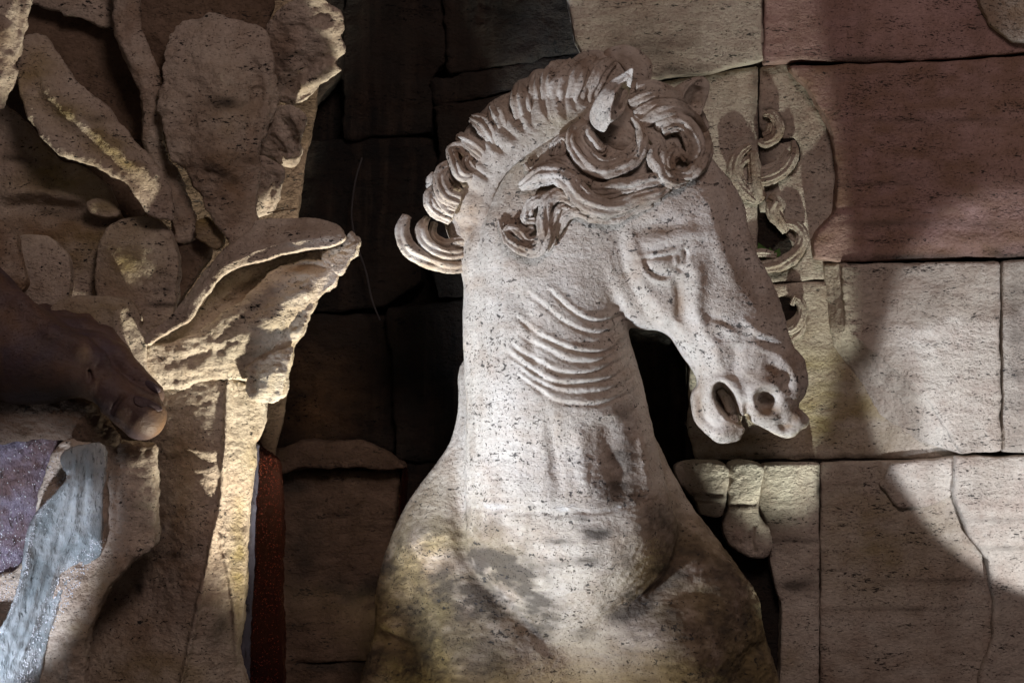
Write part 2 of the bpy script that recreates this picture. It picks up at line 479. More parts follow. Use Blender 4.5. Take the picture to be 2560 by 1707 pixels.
def wet(name, c1, c2, rough, bump, scale, spec=(1, 1, 1), stretch=(1, 1, .5), alpha=None, trans=0.0, tilt=(0, 0, 0)):
    m, nt, b = nodes(name)
    tc = nt.nodes.new('ShaderNodeTexCoord').outputs['Object']
    v = mapping(nt, tc, stretch, tilt)
    n1 = noise(nt, tc, 9, 4); n2 = noise(nt, v, scale, 5, .65, .5); n3 = noise(nt, v, scale * 3, 3, .6)
    col = mix(nt, ramp(nt, n1, [(.4, 0.0), (.62, 1.0)]), c1, c2)
    col = mix(nt, ramp(nt, n2, [(.56, 0.0), (.66, 1.0)]), col, (c2[0] * .35, c2[1] * .35, c2[2] * .35))
    link(nt, col, b.inputs['Base Color'])
    b.inputs['Roughness'].default_value = rough
    b.inputs['Specular IOR Level'].default_value = .9
    b.inputs['Specular Tint'].default_value = (*spec, 1)
    b.inputs['Transmission Weight'].default_value = trans
    b.inputs['IOR'].default_value = 1.33 if trans else 1.45
    bp = nt.nodes.new('ShaderNodeBump'); bp.inputs['Strength'].default_value = 1.0; bp.inputs['Distance'].default_value = 1.0
    link(nt, mth(nt, 'ADD', mth(nt, 'MULTIPLY', n2, bump), mth(nt, 'MULTIPLY', n3, bump * .35)), bp.inputs['Height'])
    link(nt, bp.outputs['Normal'], b.inputs['Normal'])
    M[name] = m
wet('wet_rock', (0.20, 0.175, 0.23), (0.14, 0.09, 0.09), .14, .010, 95)
wet('wet_red', (0.013, 0.004, 0.003), (0.007, 0.003, 0.003), .22, .014, 120, spec=(1.0, .35, .22), stretch=(1.6, 1.6, .5))
wet('wet_blue', (0.06, 0.06, 0.085), (0.05, 0.045, 0.06), .2, .006, 40)
wet('water_film', (0.58, 0.62, 0.62), (0.30, 0.35, 0.36), .10, .006, 80, stretch=(1.5, 1.5, .45), trans=.35)
m, nt, b = nodes('twig'); b.inputs['Base Color'].default_value = (0.16, 0.10, 0.05, 1); b.inputs['Roughness'].default_value = .9; M['twig'] = m
m, nt, b = nodes('cable'); b.inputs['Base Color'].default_value = (0.05, 0.045, 0.045, 1); b.inputs['Roughness'].default_value = .7; M['cable'] = m
m, nt, b = nodes('leaf_green')
tcg = nt.nodes.new('ShaderNodeTexCoord').outputs['Object']
link(nt, mix(nt, noise(nt, tcg, 60, 2), (0.03, 0.09, 0.01), (0.07, 0.17, 0.02)), b.inputs['Base Color']); b.inputs['Roughness'].default_value = .5; M['leaf_green'] = m

m, nt, b = nodes('glint_pale'); b.inputs['Base Color'].default_value = (0.85, 0.88, 0.92, 1); b.inputs['Roughness'].default_value = .12; b.inputs['Specular IOR Level'].default_value = 1.0; b.inputs['Metallic'].default_value = .3; M['glint_pale'] = m  # opaque pale bead colour, so each bead reads as a glint
m, nt, b = nodes('glint_red'); b.inputs['Base Color'].default_value = (0.26, 0.055, 0.03, 1); b.inputs['Roughness'].default_value = .1; b.inputs['Specular IOR Level'].default_value = 1.0; b.inputs['Metallic'].default_value = .5; M['glint_red'] = m  # red glint of the wet strip put into the bead colour

# ------------------------------------------------------------------ walls
R_BLOCK = [(2.5, 70, (1, 1, 1), 2), (2.5, 22, (1.6, .7, 1), 3)]
fw = empty('block_wall', (2050, 1900, -330))
tag(fw, 'pale travertine block wall with carved foliage, right of the horse head', 'wall')
def blk(poly, d, parent=fw, mat='wall_stone', depth=90, T=5, seed=0, ctrl=None, **k):
    return slab_obj('stone_block', M[mat], parent, poly, d, T=T, back=depth, g=.15, h=k.pop('h', 7), k=k.pop('kk', 5), grow=k.pop('grow', 3), ctrl=ctrl, seed=seed, smooth_poly=False, rough=k.pop('rough', R_BLOCK), flatback=True, edge=k.pop('edge', 5), n=2, **k)
def dens(poly, step=25):
    out = []
    for i in range(len(poly)):
        a = np.array(poly[i], float); b = np.array(poly[(i + 1) % len(poly)], float)
        n = max(1, int(np.linalg.norm(b - a) / step))
        out += [tuple(a + (b - a) * t / n) for t in range(n)]
    return out
WO = -70
def B(poly, d, **k):
    if 'ctrl' in k: k['ctrl'] = k['ctrl']
    k['cuts'] = [(x, v, z + WO, a, b, c) for x, v, z, a, b, c in k.get('cuts', ())]
    return blk(dens(poly), d + WO, **k)

B([(1410,-60),(1905,-60),(1905,148),(1760,180),(1600,200),(1490,196),(1440,100)], -262, seed=1, attrs=dict(dark=[(1640,110,100,60,0,.5),(1700,190,90,25,0,1)], base=dict(brown=.1)))
B([(1913,-60),(2430,-60),(2470,60),(2530,95),(2620,110),(2620,124),(2350,146),(2150,152),(2000,147),(1913,155)], -248, mat='wall_red_cast', seed=2, attrs=dict(brown=[(2150,60,260,120,0,.35)], dark=[(2150,150,150,10,0,.6)]))
B([(2425,-60),(2640,-60),(2640,106),(2535,100),(2475,60)], -215, seed=3, attrs=dict(brown=[(2530,30,160,100,0,.8)]))
B([(1560,210),(1640,208),(1760,190),(1893,168),(1893,470),(1890,716),(1700,720),(1580,600)], -312, seed=4, attrs=dict(dark=[(1890,260,14,120,0,.7)]))
B([(1901,170),(1960,160),(2140,180),(2140,694),(1901,704)], -318, seed=5, h=5, attrs=dict(dark=[(1905,420,30,120,0,.8),(1920,690,80,14,0,.8)]),
  cuts=[(1905,590,-318,62,62,60),(1950,625,-318,34,42,55),(1880,340,-318,30,30,40)],
  strokes=[([(1905,278),(1935,280),(1957,312),(1950,350),(1990,352),(1996,400),(1968,438)], -14, 5, .1), ([(2010,560),(2016,606),(1992,650),(1950,676)], -10, 5, .1)])
B([(1735,724),(2130,702),(2190,860),(2420,1010),(2440,1142),(1740,1146),(1720,1060)], -316, seed=6, h=6, attrs=dict(yellow=[(2050,1000,230,180,0,.8)], brown=[(1800,1120,150,40,0,.5)], dark=[(2000,1140,300,8,0,.9),(2050,960,120,10,0,.4)]),
  cuts=[(1958,772,-312,40,34,30)], strokes=[([(1990,738),(2014,766),(2008,802),(1980,832)], -8, 5, .1)])
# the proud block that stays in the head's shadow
B([(1978,168),(2150,162),(2350,156),(2640,134),(2640,642),(2420,640),(2200,650),(2100,652),(2040,642),(2034,600),(2050,575),(2092,528),(2096,430),(2088,345),(2066,290),(2020,215)], -250, mat='wall_red_cast', seed=7, h=6, kk=10,
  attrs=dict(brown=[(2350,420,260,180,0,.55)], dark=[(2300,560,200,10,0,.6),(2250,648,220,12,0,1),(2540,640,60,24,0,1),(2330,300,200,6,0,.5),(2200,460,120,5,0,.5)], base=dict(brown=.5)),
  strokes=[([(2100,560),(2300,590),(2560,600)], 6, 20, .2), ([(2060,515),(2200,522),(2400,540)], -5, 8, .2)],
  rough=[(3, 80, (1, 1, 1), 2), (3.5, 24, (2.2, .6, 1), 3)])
B([(2108,662),(2300,660),(2496,656),(2500,1124),(2404,1130),(2330,1010),(2215,902),(2116,826),(2112,760)], -240, seed=8, h=6, T=6, rough=[(3, 60, (1, 1, 1), 2), (4, 18, (1.8, .6, 1), 3)], attrs=dict(dark=[(2300,1128,100,8,0,.7)]))
B([(2060,660),(2118,660),(2120,826),(2220,904),(2340,1012),(2408,1132),(2360,1118),(2270,1090),(2190,1030),(2150,950),(2088,868),(2070,760)], -262, seed=9, h=5, edge=3,
  ctrl=[(2060,668,-46),(2070,760,-50),(2088,868,-50),(2150,950,-52),(2190,1030,-56),(2270,1090,-56),(2118,668,18),(2120,826,18),(2220,904,18),(2340,1012,18),(2408,1132,14)], depth=60)
B([(2508,654),(2640,652),(2640,1128),(2508,1128)], -248, seed=10, attrs=dict(dark=[(2540,900,40,260,0,.5)]))
B([(1909,1160),(2046,1158),(2046,1800),(1947,1800),(1955,1610),(1955,1504),(1934,1440),(1926,1389),(1921,1312),(1896,1270)], -262, seed=11, attrs=dict(dark=[(1985,1460,60,20,0,.9),(1990,1350,60,8,0,.7),(2046,1200,8,80,0,.8)], yellow=[(1960,1650,60,90,0,.3)]), h=6)
B([(2054,1158),(2380,1150),(2400,1220),(2450,1330),(2500,1420),(2510,1800),(2054,1800)], -292, seed=12, attrs=dict(yellow=[(2200,1350,200,160,0,.5)], dark=[(2250,1210,160,5,0,.5),(2350,1450,160,6,0,.5),(2250,1520,160,5,0,.6)], brown=[(2200,1650,260,120,0,.4)]))
B([(2390,1142),(2640,1140),(2640,1800),(2440,1800),(2450,1690),(2484,1600),(2486,1500),(2470,1395),(2425,1340),(2385,1230)], -252, seed=13, h=6, attrs=dict(dark=[(2520,1300,90,6,0,.6),(2520,1370,90,6,0,.6)]), kk=14)
B([(2230,1160),(2390,1142),(2388,1230),(2330,1262),(2250,1270),(2200,1210)], -278, seed=14, h=6, T=10, kk=14)
# mortar core behind the blocks
mesh_obj('mortar_core', [(1740,-100,-392),(2700,-100,-392),(2700,1850,-392),(1740,1850,-392),(1740,-100,-640),(2700,-100,-640),(2700,1850,-640),(1740,1850,-640)],
    [(0,3,2,1),(4,5,6,7),(0,1,5,4),(1,2,6,5),(2,3,7,6),(3,0,4,7)], M['grime_shade_stone'], fw, smooth=False)

# ------------------------------------------------------------------ dark wall of the grotto
gw = empty('grotto_wall', (1000, 1900, -560))
tag(gw, 'grimy shade-coloured block wall with deep joints in the shadowed gap left of the horse', 'wall')
def D(poly, d, **k): return blk(dens(poly, 40), d, parent=gw, mat=k.pop('mat', 'grime_shade_stone'), rough=k.pop('rough', [(11, 60, (1, 1, 1), 3), (7, 22, (1.5, .8, 1), 3)]), h=9, edge=8, grow=6, **k)
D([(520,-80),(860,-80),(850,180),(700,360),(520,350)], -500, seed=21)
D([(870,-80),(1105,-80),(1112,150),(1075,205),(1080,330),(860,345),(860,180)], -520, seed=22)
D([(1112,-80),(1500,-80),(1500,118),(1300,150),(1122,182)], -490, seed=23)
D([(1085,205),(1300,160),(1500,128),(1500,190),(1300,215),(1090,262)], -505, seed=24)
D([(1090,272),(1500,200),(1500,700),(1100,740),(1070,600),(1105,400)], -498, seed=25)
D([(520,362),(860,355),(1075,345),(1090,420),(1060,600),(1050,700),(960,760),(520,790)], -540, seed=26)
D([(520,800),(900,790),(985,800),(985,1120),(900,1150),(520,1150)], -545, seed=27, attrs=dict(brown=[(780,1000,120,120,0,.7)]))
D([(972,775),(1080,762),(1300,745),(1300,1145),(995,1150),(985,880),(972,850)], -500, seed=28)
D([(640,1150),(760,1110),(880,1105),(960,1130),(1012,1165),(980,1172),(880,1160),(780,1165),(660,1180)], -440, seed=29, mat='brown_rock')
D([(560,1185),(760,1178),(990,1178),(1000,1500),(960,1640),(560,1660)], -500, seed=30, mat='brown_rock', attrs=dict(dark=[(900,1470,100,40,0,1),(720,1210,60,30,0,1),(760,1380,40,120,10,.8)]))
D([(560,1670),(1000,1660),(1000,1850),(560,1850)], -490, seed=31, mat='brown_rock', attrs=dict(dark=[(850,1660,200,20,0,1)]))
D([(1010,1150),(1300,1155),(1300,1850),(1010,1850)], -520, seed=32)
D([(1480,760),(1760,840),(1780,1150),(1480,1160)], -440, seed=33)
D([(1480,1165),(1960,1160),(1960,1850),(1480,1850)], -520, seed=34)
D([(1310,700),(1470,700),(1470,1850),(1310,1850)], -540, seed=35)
mesh_obj('mortar_core', [(-300,-150,-620),(2000,-150,-620),(2000,1900,-620),(-300,1900,-620),(-300,-150,-760),(2000,-150,-760),(2000,1900,-760),(-300,1900,-760)],
    [(0,3,2,1),(4,5,6,7),(0,1,5,4),(1,2,6,5),(2,3,7,6),(3,0,4,7)], M['grime_shade_stone'], gw, smooth=False)

# broken stones between the chest and the wall
def rock(poly, d, label, T=50, back=60, g=.3, edge=4, mat='wall_stone', seed=0, cat='rock', name='broken_rock', **k):
    (cx, cv) = np.array(poly, float).mean(0)
    o = slab_obj(name, M[mat], None, poly, d, T=T, back=back, seed=seed, g=g, edge=edge, rough=k.pop('rough', [(6, 50, (1, 1, 1), 3), (2.5, 16, (1.4, .8, 1), 3)]), h=k.pop('h', 5), **k)
    tag(o, label, cat); return o
rock([(1695,1155),(1812,1158),(1816,1235),(1808,1275),(1790,1288),(1748,1282),(1735,1255),(1715,1230),(1690,1195)], -330, 'square broken stone lump beside the horse shoulder, under the muzzle', seed=41,
     strokes=[([(1720,1240),(1760,1238),(1810,1236)], -10, 5, .1), ([(1730,1258),(1770,1256),(1808,1256)], -6, 3, .1)], attrs=dict(dark=[(1770,1240,60,6,0,1)]))
rock([(1820,1158),(1905,1162),(1896,1230),(1898,1290),(1920,1322),(1926,1368),(1908,1392),(1872,1390),(1838,1372),(1808,1335),(1808,1292),(1820,1250)], -340, 'long hanging stone with a rounded knobby end against the wall pier', seed=42,
     strokes=[([(1885,1310),(1880,1350),(1890,1385)], -10, 6, .1), ([(1820,1262),(1860,1262),(1895,1258)], -6, 4, .1)], attrs=dict(dark=[(1845,1262,50,6,0,.9)]))
rock([(1520,1130),(1600,1140),(1660,1170),(1720,1260),(1740,1300),(1650,1300),(1540,1240)], -330, 'shadowed stone hump behind the base of the neck', seed=43, mat='grime_shade_stone')

# ------------------------------------------------------------------ the horse
horse = empty('horse_statue', (1430, 1900, -60))
tag(horse, 'pale stone horse statue with open mouth and curled mane before the block wall', 'statue')

HS = Sheet(840, 2090, 90, 1860, 4)
HZ = np.arange(-420, 330, 4, dtype=np.float32)
neck_poly = spl(unp([(1150,640),(1160,720),(1158,800),(1160,900),(1166,1000),(1166,1130),(1166,1272),(1172,1400),(1240,1500),(1350,1590),(1465,1620),(1560,1540),(1650,1440),(1690,1330),(1668,1222),
    (1650,1150),(1622,1030),(1593,911),(1569,806),(1620,700),(1700,560),(1720,420),(1690,300),(1600,215),(1500,200),(1390,250),(1290,350),(1215,470),(1170,560)], 0), 5, True)
head_poly = spl(unp([(1775,396),(1823,452),(1855,505),(1870,574),(1890,636),(1931,712),(1956,784),(1977,860),(2005,893),(2015,930),(2018,960),(2006,992),(1992,1016),(2006,1030),(2021,1048),(2014,1066),(2000,1074),(1982,1092),(1951,1090),
    (1910,1069),(1888,1060),(1866,1052),(1862,1066),(1854,1090),(1834,1103),(1798,1108),(1772,1092),(1737,1054),(1727,1003),(1732,978),(1744,958),(1732,927),(1706,891),(1676,845),(1645,827),(1604,824),(1560,808),(1500,765),(1430,680),(1400,590),
    (1400,470),(1430,340),(1500,250),(1590,205),(1680,230),(1735,310)], 60), 5, True)
chest_poly = spl(unp([(1160,900),(1146,1030),(1115,1126),(1048,1217),(1000,1294),(957,1406),(940,1483),(938,1574),(914,1661),(901,1707),(880,1900),(1990,1900),(1947,1707),(1921,1620),(1905,1570),(1891,1488),(1850,1426),(1809,1370),(1748,1290),(1717,1245),
    (1680,1180),(1610,1060),(1480,980),(1300,900)], -120), 5, True)

def puff(poly, dc, T, g=.5, gb=.5, Tb=None):
    S = poly_sdf(HS.X, HS.V, poly)
    u = np.clip(inflate(S, HS.h), 0, 1)
    return S, (dc + T * u ** g).astype(np.float32), (dc - (Tb or T) * u ** gb).astype(np.float32)

# neck
Sn, Fn, Bn = puff(neck_poly, 0, 215, .5)
Sn_h, Fh, Bh = puff(head_poly, 60, 128, .46)
Sc, Fc, Bc = puff(chest_poly, -130, 235, .5)

wr = [[(1392,743),(1430,777),(1478,806),(1536,795),(1572,770)],
      [(1335,748),(1373,777),(1407,806),(1459,827),(1507,832),(1562,808)],
      [(1306,806),(1359,846),(1421,873),(1478,881),(1526,873),(1572,838)],
      [(1320,850),(1372,880),(1421,904),(1478,906),(1536,887),(1578,858)],
      [(1300,878),(1354,908),(1397,929),(1469,932),(1526,914),(1582,880)],
      [(1287,897),(1354,944),(1397,959),(1459,961),(1526,944),(1590,900)],
      [(1300,925),(1340,950),(1392,978),(1440,985),(1502,980),(1555,957),(1600,920)],
      [(1306,949),(1344,976),(1392,1004),(1459,1014),(1507,1008),(1569,983),(1605,960)]]
_r = random.Random(3)
for i, w in enumerate(wr):
    w = [(w[0][0] - 24, w[0][1] - 22)] + [(x + _r.uniform(-3, 3), v + _r.uniform(-2.5, 2.5)) for x, v in w]
    HS.stroke(Fn, w, (-7.5, -6, -8, -5.5, -7, -8, -5, -6)[i], 4.5, .2)
    up = [(x, v - 9) for x, v in w]
    HS.stroke(Fn, up, (5, 3.5, 5, 3, 4.5, 5.5, 3, 4)[i], 9, .35)
HS.stroke(Fn, [(1285,700),(1310,760),(1325,830),(1335,900),(1350,960),(1365,1040)], -5, 14, .4)   # edge of the windpipe
HS.stroke(Fn, [(1255,720),(1262,800),(1240,900),(1240,1000)], 10, 26, .4)
HS.stroke(Fn, [(1375,1040),(1385,1130),(1400,1250)], -8, 14, .4)
HS.stroke(Fn, [(1510,1040),(1530,1140),(1560,1250)], -16, 30, .4)
HS.stroke(Fn, [(1450,1060),(1455,1150),(1470,1250)], 8, 22, .4)
HS.stroke(Fn, [(1600,1060),(1618,1160),(1630,1250)], 12, 18, .4)
HS.stroke(Fn, [(1180,1266),(1215,1276),(1260,1272),(1300,1283),(1350,1279),(1400,1288),(1450,1277),(1500,1282),(1550,1270),(1600,1276)], -4.5, 5, .3)               # joint of the two blocks
HS.stroke(Fn, [(1190,672),(1205,560),(1243,445),(1304,380),(1442,315)], -10, 7, .2)                  # crest groove
HS.stroke(Fn, [(1215,672),(1230,560),(1268,460),(1320,400),(1440,335)], 8, 16, .3)
HS.lump(Fn, 1270, 640, 14, 40, 90, -20)
HS.lump(Fn, 1500, 1400, 26, 130, 100)
HS.lump(Fn, 1610, 1330, 22, 60, 80)
HS.lump(Fn, 1440, 1140, -14, 220, 70)
# head
HS.lump(Fh, 1500, 690, 20, 85, 110, -15)                  # cheek
HS.stroke(Fh, [(1505,560),(1515,640),(1540,715),(1575,790),(1600,820)], 6, 13, .3)
HS.stroke(Fh, [(1540,560),(1553,640),(1578,715),(1612,775),(1650,820)], -7, 12, .3)
HS.stroke(Fh, [(1568,545),(1590,630),(1612,715),(1650,780),(1662,822)], 6, 12, .3)
HS.stroke(Fh, [(1420,600),(1430,680),(1475,745),(1540,790)], -9, 12, .3)
HS.lump(Fh, 1655, 566, -13, 62, 20, -12)                  # hollow above the eye
HS.stroke(Fh, [(1600,615),(1650,600),(1720,585),(1780,575)], 8, 18, .4)     # brow
HS.stroke(Fh, [(1590,643),(1620,637),(1660,633),(1692,624),(1716,612)], 6.5, 7, .4)   # upper lid
HS.stroke(Fh, [(1606,648),(1632,645),(1664,643),(1688,638)], -8, 4, .3)
HS.lump(Fh, 1652, 662, 15, 32, 22)                        # eyeball
HS.stroke(Fh, [(1610,645),(1616,664),(1632,682),(1655,690),(1676,686),(1690,672)], -7, 5, .3)
HS.stroke(Fh, [(1604,652),(1612,676),(1632,697),(1658,704),(1684,698)], 6, 6, .3)
HS.stroke(Fh, [(1688,636),(1692,655),(1690,670)], 4, 5, .3)
HS.lump(Fh, 1697, 671, -8, 12, 6, 15)
HS.stroke(Fh, [(1706,618),(1716,636),(1712,660)], -7, 6, .3)
HS.stroke(Fh, [(1716,640),(1728,665),(1726,690)], 4, 10, .4)
HS.stroke(Fh, [(1692,690),(1698,730),(1700,775),(1697,805)], -11, 11, .3)     # tear channel
HS.stroke(Fh, [(1735,640),(1745,700),(1738,770),(1760,830),(1790,870)], 15, 20, .4)   # facial crest
HS.stroke(Fh, [(1640,725),(1660,770),(1700,830),(1740,880)], 10, 22, .4)
HS.stroke(Fh, [(1672,800),(1700,850),(1735,905),(1755,950)], -12, 9, .3)      # jaw edge
HS.stroke(Fh, [(1760,790),(1800,800),(1845,825)], -5, 9, .4)
HS.stroke(Fh, [(1775,812),(1812,820),(1850,845)], 6, 12, .4)
HS.stroke(Fh, [(1800,850),(1790,880),(1800,930)], 8, 15, .4)
HS.stroke(Fh, [(1830,860),(1840,900),(1830,950)], -10, 16, .4)
HS.stroke(Fh, [(1885,845),(1925,860),(1975,878)], -5, 8, .3)
HS.stroke(Fh, [(1880,862),(1925,878),(1975,898)], 4.5, 9, .3)
HS.stroke(Fh, [(1850,790),(1900,830),(1960,850)], 7, 10, .4)
HS.stroke(Fh, [(1800,520),(1840,620),(1890,720),(1930,810)], -10, 22, .4)
HS.stroke(Fh, [(1760,480),(1800,600),(1850,720)], 8, 26, .4)
# nostril and mouth
HS.stroke(Fh, [(1905,908),(1940,920),(1962,950),(1966,985)], -7, 13, .4)
HS.stroke(Fh, [(1930,890),(1975,915),(1990,960),(1985,1000)], 9, 14, .4)
HS.stroke(Fh, [(1952,970),(1932,962),(1905,962),(1885,982),(1882,1010),(1898,1036),(1925,1046),(1950,1040)], 17, 15, .2)
HS.lump(Fh, 1955, 1005, 14, 22, 30)
HS.lump(Fh, 1915, 1000, -30, 24, 24)
HS.stroke(Fh, [(1770,1020),(1765,985),(1785,955),(1815,952),(1842,975),(1858,1010)], 11, 13, .3)
HS.stroke(Fh, [(1748,960),(1748,1000),(1760,1040),(1790,1075)], -9, 8, .3)
HS.lump(Fh, 1800, 1085, 14, 32, 18)
HS.lump(Fh, 2000, 1050, 10, 16, 16)
HS.lump(Fh, 1960, 1066, -12, 14, 10, 30)
HS.stroke(Fh, [(1872,1000),(1868,1035),(1868,1052)], -14, 9, .2)
# chest
HS.stroke(Fc, [(1140,1000),(1150,1270),(1185,1420),(1300,1550),(1440,1660)], -19, 26, .3)
HS.stroke(Fc, [(1690,1222),(1716,1330),(1660,1450),(1560,1560)], -17, 24, .3)
HS.lump(Fc, 1060, 1330, 30, 70, 90, 20)
HS.lump(Fc, 1820, 1480, 18, 60, 80, -20)
HS.lump(Fc, 1450, 1560, 30, 60, 130)
HS.lump(Fc, 1200, 1700, 105, 150, 150)
HS.lump(Fc, 1690, 1640, 105, 145, 135)
HS.lump(Fc, 1455, 1640, -40, 70, 120)
HS.lump(Fc, 1010, 1560, -30, 60, 160)
HS.stroke(Fc, [(1940,1600),(1870,1640),(1850,1720)], -26, 22, .3)
HS.stroke(Fc, [(1560,1500),(1650,1475),(1800,1500)], -14, 25, .4)
HS.stroke(Fc, [(930,1590),(985,1600),(1040,1640)], -20, 20, .4)

dz = HZ
fn = slab3(HS, Sn, Fn, Bn, dz)
fh = slab3(HS, Sn_h, Fh, Bh, dz, 5, 2.0)
fc = slab3(HS, Sc, Fc, Bc, dz)
f = smin(fn, fc, 12)
f = smin(f, fh, 18)
del fn, fc, fh
def carve(f, x, v, d, r, ax=None, k=4):
    """smooth ellipsoid cut; ax = in-plane angle"""
    (x, v), = unp([(x, v)], d)
    R = max(r) * 1.3 + 10
    i = slice(int((x - R - HS.x[0]) / HS.h), int((x + R - HS.x[0]) / HS.h)); j = slice(int((v - R - HS.v[0]) / HS.h), int((v + R - HS.v[0]) / HS.h))
    X = HS.X[i, j][..., None] - x; V = HS.V[i, j][..., None] - v; D = dz[None, None] - d
    a = math.radians(ax or 0)
    p = (X * math.cos(a) + V * math.sin(a)) / r[0]; q = (-X * math.sin(a) + V * math.cos(a)) / r[1]; w = D / r[2]
    e = (np.sqrt(p * p + q * q + w * w) - 1) * min(r)
    f[i, j] = smax(f[i, j], -e, k)
carve(f, 1919, 1001, 145, (25, 22, 65), 40)
carve(f, 1818, 1005, 130, (55, 27, 95), 62)
carve(f, 1846, 1045, 120, (30, 13, 85), 45)
carve(f, 1869, 1054, 110, (11, 20, 150), 0)
# front depth of the body, for everything laid on it
inside = f < 0
HF = np.where(inside.any(2), dz[len(dz) - 1 - np.argmax(inside[:, :, ::-1], axis=2)], -60).astype(np.float32)
HFs = blur(HF, 2, 2)
p, q = vdb_mesh(f, (HS.x[0], HS.v[0], dz[0]), HS.h)
del f, inside
p, N = roughen(p, q, [(2.5, 70, (1, 1, 1), 2), (1.0, 18, (1.6, .8, 1), 3), (.6, 7, (1.5, 1, 1), 2)], 1)

_lo = np.clip((p[:, 1] - 980) / 180, 0, 1); _lo = _lo * _lo * (3 - 2 * _lo)
_fl = fbm(p, 13, 3, (1.7, .8, 1), 21); _fl = np.sign(_fl) * np.abs(_fl) ** .7
p = p + N * (_lo * 1.5 * _fl + np.clip((p[:, 0] - 1790) / 60, 0, 1) * 1.6 * _fl)[:, None]
def blob(p, x, v, rx, rv, ang=0, d=150):
    (x, v), = unp([(x, v)], d)
    a = math.radians(ang); dx = p[:, 0] - x; dv = p[:, 1] - v
    u = (dx * math.cos(a) + dv * math.sin(a)) / rx; w = (-dx * math.sin(a) + dv * math.cos(a)) / rv
    return np.exp(-(u * u + w * w))
def streak(p, pts, w, d=150):
    L = spl(unp(pts, d), 5); r, t, s = line_dist(p[:, 0].astype(np.float32), p[:, 1].astype(np.float32), L)
    return np.exp(-(r / w) ** 2)
n1 = fbm(p, 45, 4, (1.4, .8, 1), 5); n2 = fbm(p, 14, 3, (2.2, .8, 1), 9)
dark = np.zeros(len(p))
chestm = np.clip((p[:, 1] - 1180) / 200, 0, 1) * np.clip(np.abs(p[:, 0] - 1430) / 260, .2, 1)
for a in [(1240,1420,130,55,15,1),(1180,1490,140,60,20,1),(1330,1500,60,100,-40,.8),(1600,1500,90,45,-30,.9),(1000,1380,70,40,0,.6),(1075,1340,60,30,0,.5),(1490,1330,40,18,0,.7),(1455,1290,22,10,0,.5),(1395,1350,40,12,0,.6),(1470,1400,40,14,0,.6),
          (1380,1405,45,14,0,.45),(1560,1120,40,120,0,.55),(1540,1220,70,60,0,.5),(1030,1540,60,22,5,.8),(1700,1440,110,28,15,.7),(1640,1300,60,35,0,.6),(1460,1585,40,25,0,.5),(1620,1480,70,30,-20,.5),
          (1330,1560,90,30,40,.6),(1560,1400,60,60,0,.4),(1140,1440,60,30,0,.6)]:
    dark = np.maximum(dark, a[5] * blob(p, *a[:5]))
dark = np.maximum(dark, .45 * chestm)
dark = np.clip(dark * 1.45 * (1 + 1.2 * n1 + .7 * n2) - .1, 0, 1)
brown = np.zeros(len(p))
for a in [(1700,770,12,55,0,.9),(1935,930,32,18,40,.9),(1925,1030,34,16,-10,1),(1910,950,50,26,10,.7),(1840,1060,24,30,0,.6),(1995,1045,22,26,0,.9),(1990,900,26,60,10,.6),(1750,1010,14,60,0,.7),(1975,1065,22,12,-20,1),(1740,985,10,40,10,.6),(1640,575,50,14,-10,.6),(1850,700,90,26,55,.4),(1590,650,25,70,-15,.35),
          (1330,480,70,40,-20,.6),(1290,560,60,70,0,.6),(1400,450,40,50,0,.5),(1690,1420,150,50,10,.8),(1900,1500,60,120,0,.5),(1280,1460,100,50,20,.5),(1560,1180,70,120,0,.4),(1820,1000,30,40,0,.3),
          (1180,560,18,90,8,.6),(1395,1060,12,90,0,.45),(1400,960,20,40,0,.35)]:
    brown = np.maximum(brown, a[5] * blob(p, *a[:5]))
brown = np.maximum(brown, .9 * chestm)
up = np.clip(N[:, 1] * -1, 0, 1)
brown = np.maximum(brown, .45 * up * np.clip(.5 + n1, 0, 1))
brown = np.clip(brown * (1 + .5 * n1 + .5 * n2), 0, 1)
yel = np.clip(1.0 * blob(p, 1050, 1690, 110, 160) + .8 * blob(p, 1900, 1690, 60, 120) + .4 * blob(p, 1300, 400, 90, 50, -30) + .3 * blob(p, 1080, 1250, 60, 130), 0, 1)
yel = np.clip(yel + .7 * chestm * np.clip(.5 + 1.3 * fbm(p, 80, 3, (1, 1, 1), 14), 0, 1), 0, 1)
white = np.clip(blob(p, 1430, 1268, 30, 7, 0) + .8 * blob(p, 1550, 1268, 28, 7, 0) + .35 * blob(p, 1230, 1265, 40, 8, 0), 0, 1) * np.clip(.5 + 3 * n2, 0, 1)
q_front = len(q)
body = mesh_obj('body', p, q, M['travertine'], horse, attrs=dict(dark=dark, brown=brown, yellow=yel, white=white))


